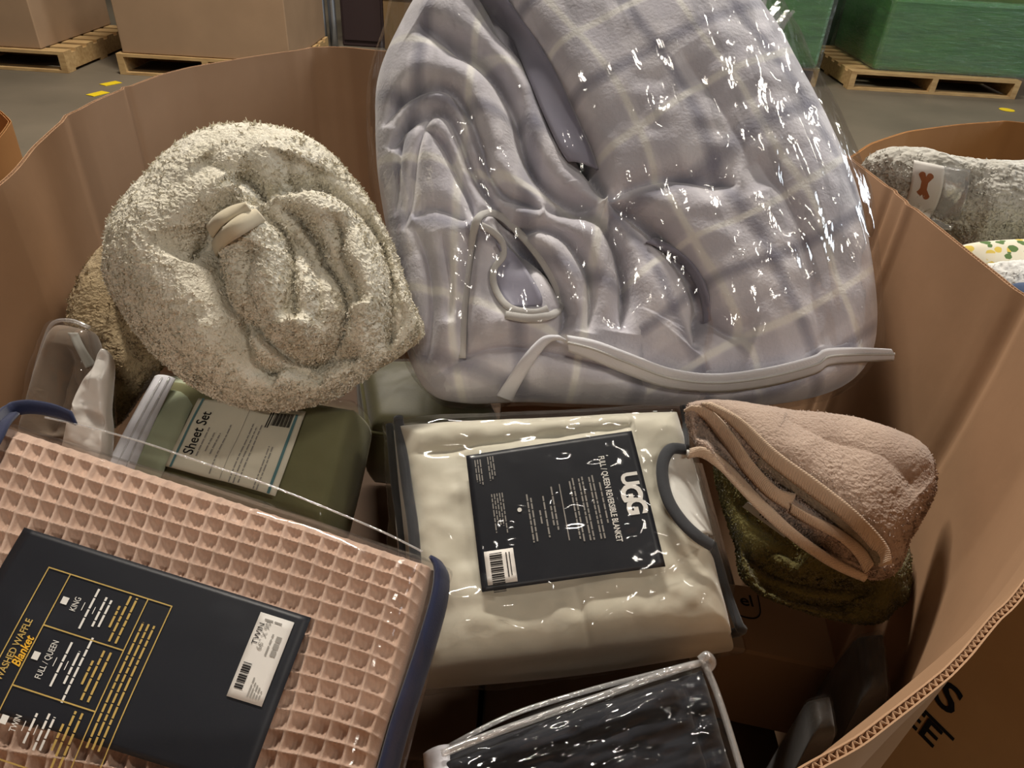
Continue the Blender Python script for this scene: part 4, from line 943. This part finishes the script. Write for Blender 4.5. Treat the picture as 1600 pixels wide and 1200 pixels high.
hems = {1: ([(1112, 630), (1160, 655), (1215, 705), (1280, 752), (1340, 800), (1385, 850), (1392, 880)], [(1095, 630), (1140, 660), (1195, 718), (1262, 770), (1322, 815), (1366, 862), (1374, 886)]),
        2: ([(1080, 634), (1110, 640), (1146, 678), (1180, 725), (1215, 762), (1243, 772)], [(1068, 642), (1098, 652), (1130, 692), (1164, 738), (1200, 775), (1232, 796)]),
        4: ([(1236, 786), (1270, 806), (1310, 826), (1345, 852), (1366, 880)], [(1234, 800), (1262, 818), (1304, 840), (1334, 866), (1352, 896)]),
        3: ([(1078, 702), (1102, 700), (1140, 726), (1190, 778), (1240, 826), (1300, 870), (1355, 898)], [(1074, 716), (1096, 714), (1128, 738), (1180, 794), (1235, 842), (1296, 884), (1350, 908)])}
def tw_h(xy, r):
    cs = [([(1085, 636), (1130, 664), (1185, 722), (1245, 764), (1310, 812), (1352, 850), (1374, 890)], .026, .010, .008), ([(1076, 660), (1096, 672), (1120, 664), (1150, 710), (1200, 775), (1240, 804), (1300, 850), (1345, 892)], .030, .008, .008), ([(1130, 690), (1190, 745), (1250, 800), (1320, 860)], .012, .008, .008), ([(1230, 648), (1300, 690), (1380, 715), (1440, 770)], .007, .02, .014)]
    return (sum(crease(xy, Tw.loc_n(p, .032), d, a, b, .08) for p, d, a, b in cs) + fbm(xy, 18, 84) * .003) * np.clip((1 - r) / .10, 0, 1)
pile('terry_loops', Tw.mesh('mauve_terry', M['mauve'], mt_, nth=460, nr=150, hf=tw_h, jitter=fuzz(.0007, 29, 260)), 60000, .0020, .0006, M['mauve'], mt_, 13, 200)
loft('terry_underside', Tw.ons([(1190, 700), (1250, 748), (1310, 795), (1360, 842), (1380, 880)], .004), Tw.ons([(1180, 730), (1245, 775), (1300, 815), (1345, 850), (1368, 884)], .002), M['mauve_pile'], mt_, n=50, mcols=8, bulge=.003, nv=Tw.n3, thick=.002)
for k, (a, b) in hems.items():
    loft('woven_hem', Tw.ons(a, .007 if k == 1 else .006), Tw.ons(b, .005), M['hem'], mt_, n=60, mcols=6, bulge=.0025, nv=Tw.n3, thick=.0025)
lbq = O.ons([(1160, 792), (1168, 784), (1232, 830), (1226, 840)], .010)
lbl = mk('care_label', lbq, [[0, 1, 2, 3]], M['label'], mt_, smooth=False); solid(lbl, .0006, 0)
V, F = [], []
for k in range(9):
    t0 = .35 + k * .065; a = lbq[0] * (1 - t0) + lbq[3] * t0; b = lbq[1] * (1 - t0) + lbq[2] * t0; d_ = (lbq[3] - lbq[0]) * .022 * (1 + (k % 3) * .4)
    i = len(V); V += [a * .62 + b * .38, a * .62 + b * .38 + d_, a * .3 + b * .7 + d_, a * .3 + b * .7]; V[i:] = [p + O.n3 * .0012 for p in V[i:]]; F.append([i, i + 1, i + 2, i + 3])
mk('label_print', V, F, M['ink'], lbl, smooth=False)

# ------------------------------------------------------------------ dark wrapped packages deep in the box
M['dark_wrap'] = cloth('dark brown goods', (38, 33, 28), (46, 40, 34), rough=.6, bump=(30, .3, .004))
for (cs, dz, tk, lab) in (([(1340, 990), (1384, 985), (1393, 1078), (1350, 1086)], .735, .235, 'dark film-wrapped package standing by the near right box wall'),
                          ([(1262, 1090), (1300, 1082), (1310, 1140), (1270, 1148)], .70, .66, 'dark film-wrapped package standing in front of the tan carton')):
    r_ = thing('wrapped_package', lab, 'package', P(cs[0][0], cs[0][1], dz) - np.array([0, 0, .1]))
    sl_ = Slab((*cs[0], dz), 0.0, cs, tk, .012, puff=.004)
    sl_.mesh('dark_goods', M['dark_wrap'], r_, nu=24, nv=40); sl_.mesh('clear_wrap', M['film'], r_, nu=40, nv=60, lift=.005, grow=.03, hf=lambda u, v: fbm(np.c_[u * 3, v * 6], 2.5, 97) * .004)

# ------------------------------------------------------------------ goods in the second box
pl = thing('plush_roll', 'pale grey plush blanket rolled with a white bone-print band, in the right-hand box', 'blanket', (.95, 1.15, .72))
R_ = Blob((1480, 310, 1.22), math.radians(45), [(1350, 264), (1356, 248), (1374, 240), (1400, 244), (1424, 254), (1480, 264), (1512, 266), (1560, 264), (1640, 266), (1700, 300), (1700, 380), (1640, 392), (1565, 392), (1520, 390), (1500, 366), (1460, 345), (1420, 328), (1370, 300)], .085, .10, n=2.4, m=2, centre=(1490, 312))
def pr_h(xy, r):
    cs = [([(1366, 244), (1368, 262), (1362, 280)], .02, .01, .01), ([(1500, 370), (1540, 350), (1600, 345)], .012, .02, .02), ([(1514, 270), (1508, 310), (1490, 350)], .018, .006, .02)]
    return (sum(crease(xy, R_.loc_n(p, .07), d, a, b) for p, d, a, b in cs) + fbm(xy, 12, 44) * .006) * np.clip((1 - r) / .1, 0, 1)
pile('plush_pile', R_.mesh('plush', M['fur_grey'], pl, nth=420, nr=120, hf=pr_h, jitter=fuzz(.002, 33, 110)), 40000, .0075, .0011, M['fur_grey'], pl, 10, 70)
def surf_band(name, blob, A, B_, lift, mat, par, n=20, mc=12, thick=.001):
    A = resample(catmull(A, 8), n); B_ = resample(catmull(B_, 8), n)
    V = blob.ons([a * (1 - t) + b * t for a, b in zip(A, B_) for t in np.linspace(0, 1, mc)], lift)
    return solid(mk(name, V, gridF(mc, n), mat, par), thick, 0)
bandp = surf_band('paper_band', R_, [(1428, 250), (1424, 285), (1414, 318), (1398, 348)], [(1476, 260), (1472, 296), (1462, 325), (1444, 356)], .009, M['paper'], pl)
surf_band('clear_band', R_, [(1477, 260), (1473, 296), (1463, 325), (1446, 356)], [(1516, 266), (1512, 300), (1503, 330), (1486, 360)], .009, M['film_edge'], pl)
bs = []
cxm, ux, uy = np.array([1444, 290.]), np.array([-.22, .975]), np.array([.975, .22])
for a in np.linspace(0, 2 * math.pi, 56, endpoint=False):
    t = math.cos(a); s_ = math.sin(a)
    best = 0
    for rr in np.linspace(0, 30, 160):
        q = np.array([rr * t, rr * s_]); ins = (abs(q[0]) < 14 and abs(q[1]) < 5.5) or any(np.hypot(q[0] - sx * 15, q[1] - sy * 6) < 6 for sx in (-1, 1) for sy in (-1, 1))
        if ins: best = rr
    q = np.array([best * t, best * s_]); bs.append(cxm + ux * q[0] + uy * q[1])
bs = np.array(bs); bw = np.vstack([R_.ons(cxm + (bs - cxm) * f, .0112) for f in (.05, .35, .7, 1)])
mk('bone_print', bw, gridF(56, 4, wrap=True).tolist() + [list(range(56))], M['bone'], bandp, smooth=False)
fr = thing('floral_bedding', 'cream floral printed fabric under the plush roll in the right-hand box', 'fabric', (.90, .98, .70))
Fb = Blob((1560, 400, 1.12), math.radians(24), [(1490, 390), (1600, 382), (1720, 388), (1740, 430), (1660, 450), (1560, 440), (1500, 412)], .03, .05, n=3, m=2)
Fb.mesh('floral_fabric', M['floral'], fr, nth=120, nr=40)
wfz = thing('white_fleece', 'white fluffy fleece next to the rim in the right-hand box', 'blanket', (.82, .84, .70))
Wf = Blob((1590, 440, 1.04), math.radians(24), [(1530, 424), (1580, 418), (1680, 422), (1720, 460), (1660, 490), (1580, 474)], .03, .05, n=3, m=2)
pile('fleece_pile', Wf.mesh('fleece', M['fur_white'], wfz, nth=160, nr=50, jitter=fuzz(.002, 39)), 12000, .006, .001, M['fur_white'], wfz, 11)
bl = thing('blue_fabric', 'slate blue folded fabric below the white fleece in the right-hand box', 'fabric', (.78, .74, .70))
Bf = Blob((1610, 468, .95), math.radians(24), [(1575, 448), (1620, 450), (1720, 470), (1720, 520), (1640, 510), (1590, 475)], .02, .05, n=3, m=2)
Bf.mesh('folded_cloth', M['blue'], bl, nth=100, nr=30)
st_ = [Pz(x, y, zb - .02) for x, y in [(1400, 228), (1409, 220), (1404, 236), (1397, 240)]]

# a carton inside the second box that carries these goods
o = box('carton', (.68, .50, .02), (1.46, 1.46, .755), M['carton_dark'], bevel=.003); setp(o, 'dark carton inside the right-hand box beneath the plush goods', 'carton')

# ------------------------------------------------------------------ background pallets and loads
def pallet(label, x0, y0, w_, d_, group='wooden pallets on the warehouse floor', rot=0.0, front=True):
    r_ = thing('wooden_pallet', label, 'pallet', (x0, y0, 0), group)
    def bx(nm, lo, hi): return box(nm, (x0 + lo[0], y0 + lo[1], lo[2]), (x0 + hi[0], y0 + hi[1], hi[2]), M['wood'], r_, rot, (x0, y0))
    for i in range(3):
        xs = i * (w_ - .045) / 2; bx('stringer', (xs, 0, .018), (xs + .045, d_, .118))
    nb_ = 7
    for i in range(nb_):
        ys = i * (d_ - .10) / (nb_ - 1); bx('deck_board', (0, ys, .118), (w_, ys + .10, .138))
    for i in range(3):
        ys = i * (d_ - .10) / 2; bx('bottom_board', (0, ys, .001), (w_, ys + .10, .018))
    return r_
def carton_on(label, lo, hi, mat, name='shipping_carton'):
    r_ = thing(name, label, 'box', (lo[0], lo[1], lo[2])); box('carton_body', lo, hi, mat, r_, bevel=.006)
    return r_
pallet('wooden pallet at far left under a tan carton', -4.55, 5.32, 1.36, 1.02)
c_ = carton_on('tan carton on the far left pallet', (-4.62, 5.36, .14), (-3.36, 6.36, 1.2), M['carton'])
pallet('wooden pallet behind the box under the wide tan carton', -2.86, 5.38, 1.22, 1.02)
c_ = carton_on('wide tan carton on the pallet behind the cream roll', (-2.82, 5.40, .14), (-1.66, 6.40, 1.2), M['carton'])
for i, px_ in enumerate([(503, 507), (517, 523)]):
    p0 = Pz(px_[1], 75, 0); p0[2] = .002
    tube('steel_post', [p0 + np.array([0, 0, t]) for t in np.linspace(0, 1.6, 8)], .032, M['metal'], None, n=12); setp(bpy.context.scene.objects['steel_post' if i == 0 else 'steel_post.001'], ('left' if i == 0 else 'right') + ' one of two slim grey steel posts beyond the far rim', 'post', 'steel posts')
r_ = thing('dark_cabinet', 'dark maroon cabinet standing beyond the box behind the posts', 'cabinet', (-1.5, 6.8, 0)); box('cabinet_body', (-1.62, 6.8, .002), (-1.26, 7.3, 1.6), M['maroon'], r_, bevel=.01)
for k_ in (.5, 1.05): box('cabinet_door', (-1.60, 6.785, k_ - .45), (-1.28, 6.80, k_ + .06), M['maroon'], r_, bevel=.004)
r_ = thing('stacked_board', 'brown board standing next to the dark cabinet', 'board', (-1.2, 6.7, 0)); box('board_panel', (-1.25, 6.75, .002), (-.90, 6.82, 1.6), M['tan_post'], r_, bevel=.003); box('board_batten', (-1.25, 6.73, .4), (-.90, 6.75, .48), M['tan_post'], r_, bevel=.003)
pallet('wooden pallet under the left green-wrapped load', 1.08, 6.3, 1.2, 1.02)
pallet('wooden pallet under the right green-wrapped load, fully in view', 2.53, 6.28, 1.34, 1.1)
def load(label, lo, hi, mats, seed):
    r_ = thing('wrapped_load', label, 'wrapped pallet load', lo, 'green stretch-wrapped loads')
    box('green_goods', lo, hi, mats, r_, bevel=.03)
    nu, nv = 90, 40; per = []
    x0, y0, z0 = np.array(lo) - [.012, .012, 0]; x1, y1, z1 = np.array(hi) + [.012, .012, .01]
    cor = np.array([(x0, y0), (x1, y0), (x1, y1), (x0, y1), (x0, y0)]); p = resample(cor, nu + 1)[:-1]
    zz = np.linspace(z0, z1, nv); rows = []
    c = p.mean(0)
    for z in zz:
        nn = noise(np.c_[p * 1.5, np.full(nu, z * 14)], 1.0, seed) * .010 + .004
        d = p - c; d /= np.linalg.norm(d, axis=1)[:, None]; rows.append(np.c_[p + d * np.clip(nn, -.004, .02)[:, None], np.full(nu, z)])
    mk('stretch_wrap', np.vstack(rows), gridF(nu, nv, wrap=True), M['film_wrap'], r_)
    return r_
load('left green stretch-wrapped load on a pallet, behind the plaid bag', (1.05, 6.25, .14), (2.24, 7.2, 1.2), M['green'], 4)
load('right green stretch-wrapped load on its own pallet', (2.72, 6.36, .14), (3.98, 7.36, .66), M['green'], 14)
load('deep green wrapped load standing between the two lighter green loads', (2.32, 7.5, .004), (3.3, 8.4, 1.2), M['green_dark'], 24)
carton_on('reddish carton at the top right edge beyond the green load', (3.36, 7.6, .004), (4.8, 8.5, .8), M['pallet_red'])
for i, (x, y, rot) in enumerate([(153, 147, .4), (173, 131, .5)]):
    p = Pz(x, y, 0); o = box('floor_tape', (p[0] - .035, p[1] - .06, .001), (p[0] + .035, p[1] + .06, .004), M['tape'], None, -rot, (p[0], p[1])); setp(o, ('nearer' if i == 0 else 'farther') + ' scrap of yellow tape on the floor by the tan carton', 'tape', 'yellow floor tape scraps')
p = Pz(1573, 172, 0); th = np.linspace(0, 2 * math.pi, 20)[:-1]
o = mk('floor_sticker', [(p[0] + .055 * math.cos(a), p[1] + .055 * math.sin(a), .002) for a in th] , [list(range(19))], M['tape'], None, smooth=False); setp(o, 'small round yellow sticker on the floor in front of the right pallet', 'sticker'); solid(o, .001, 1)
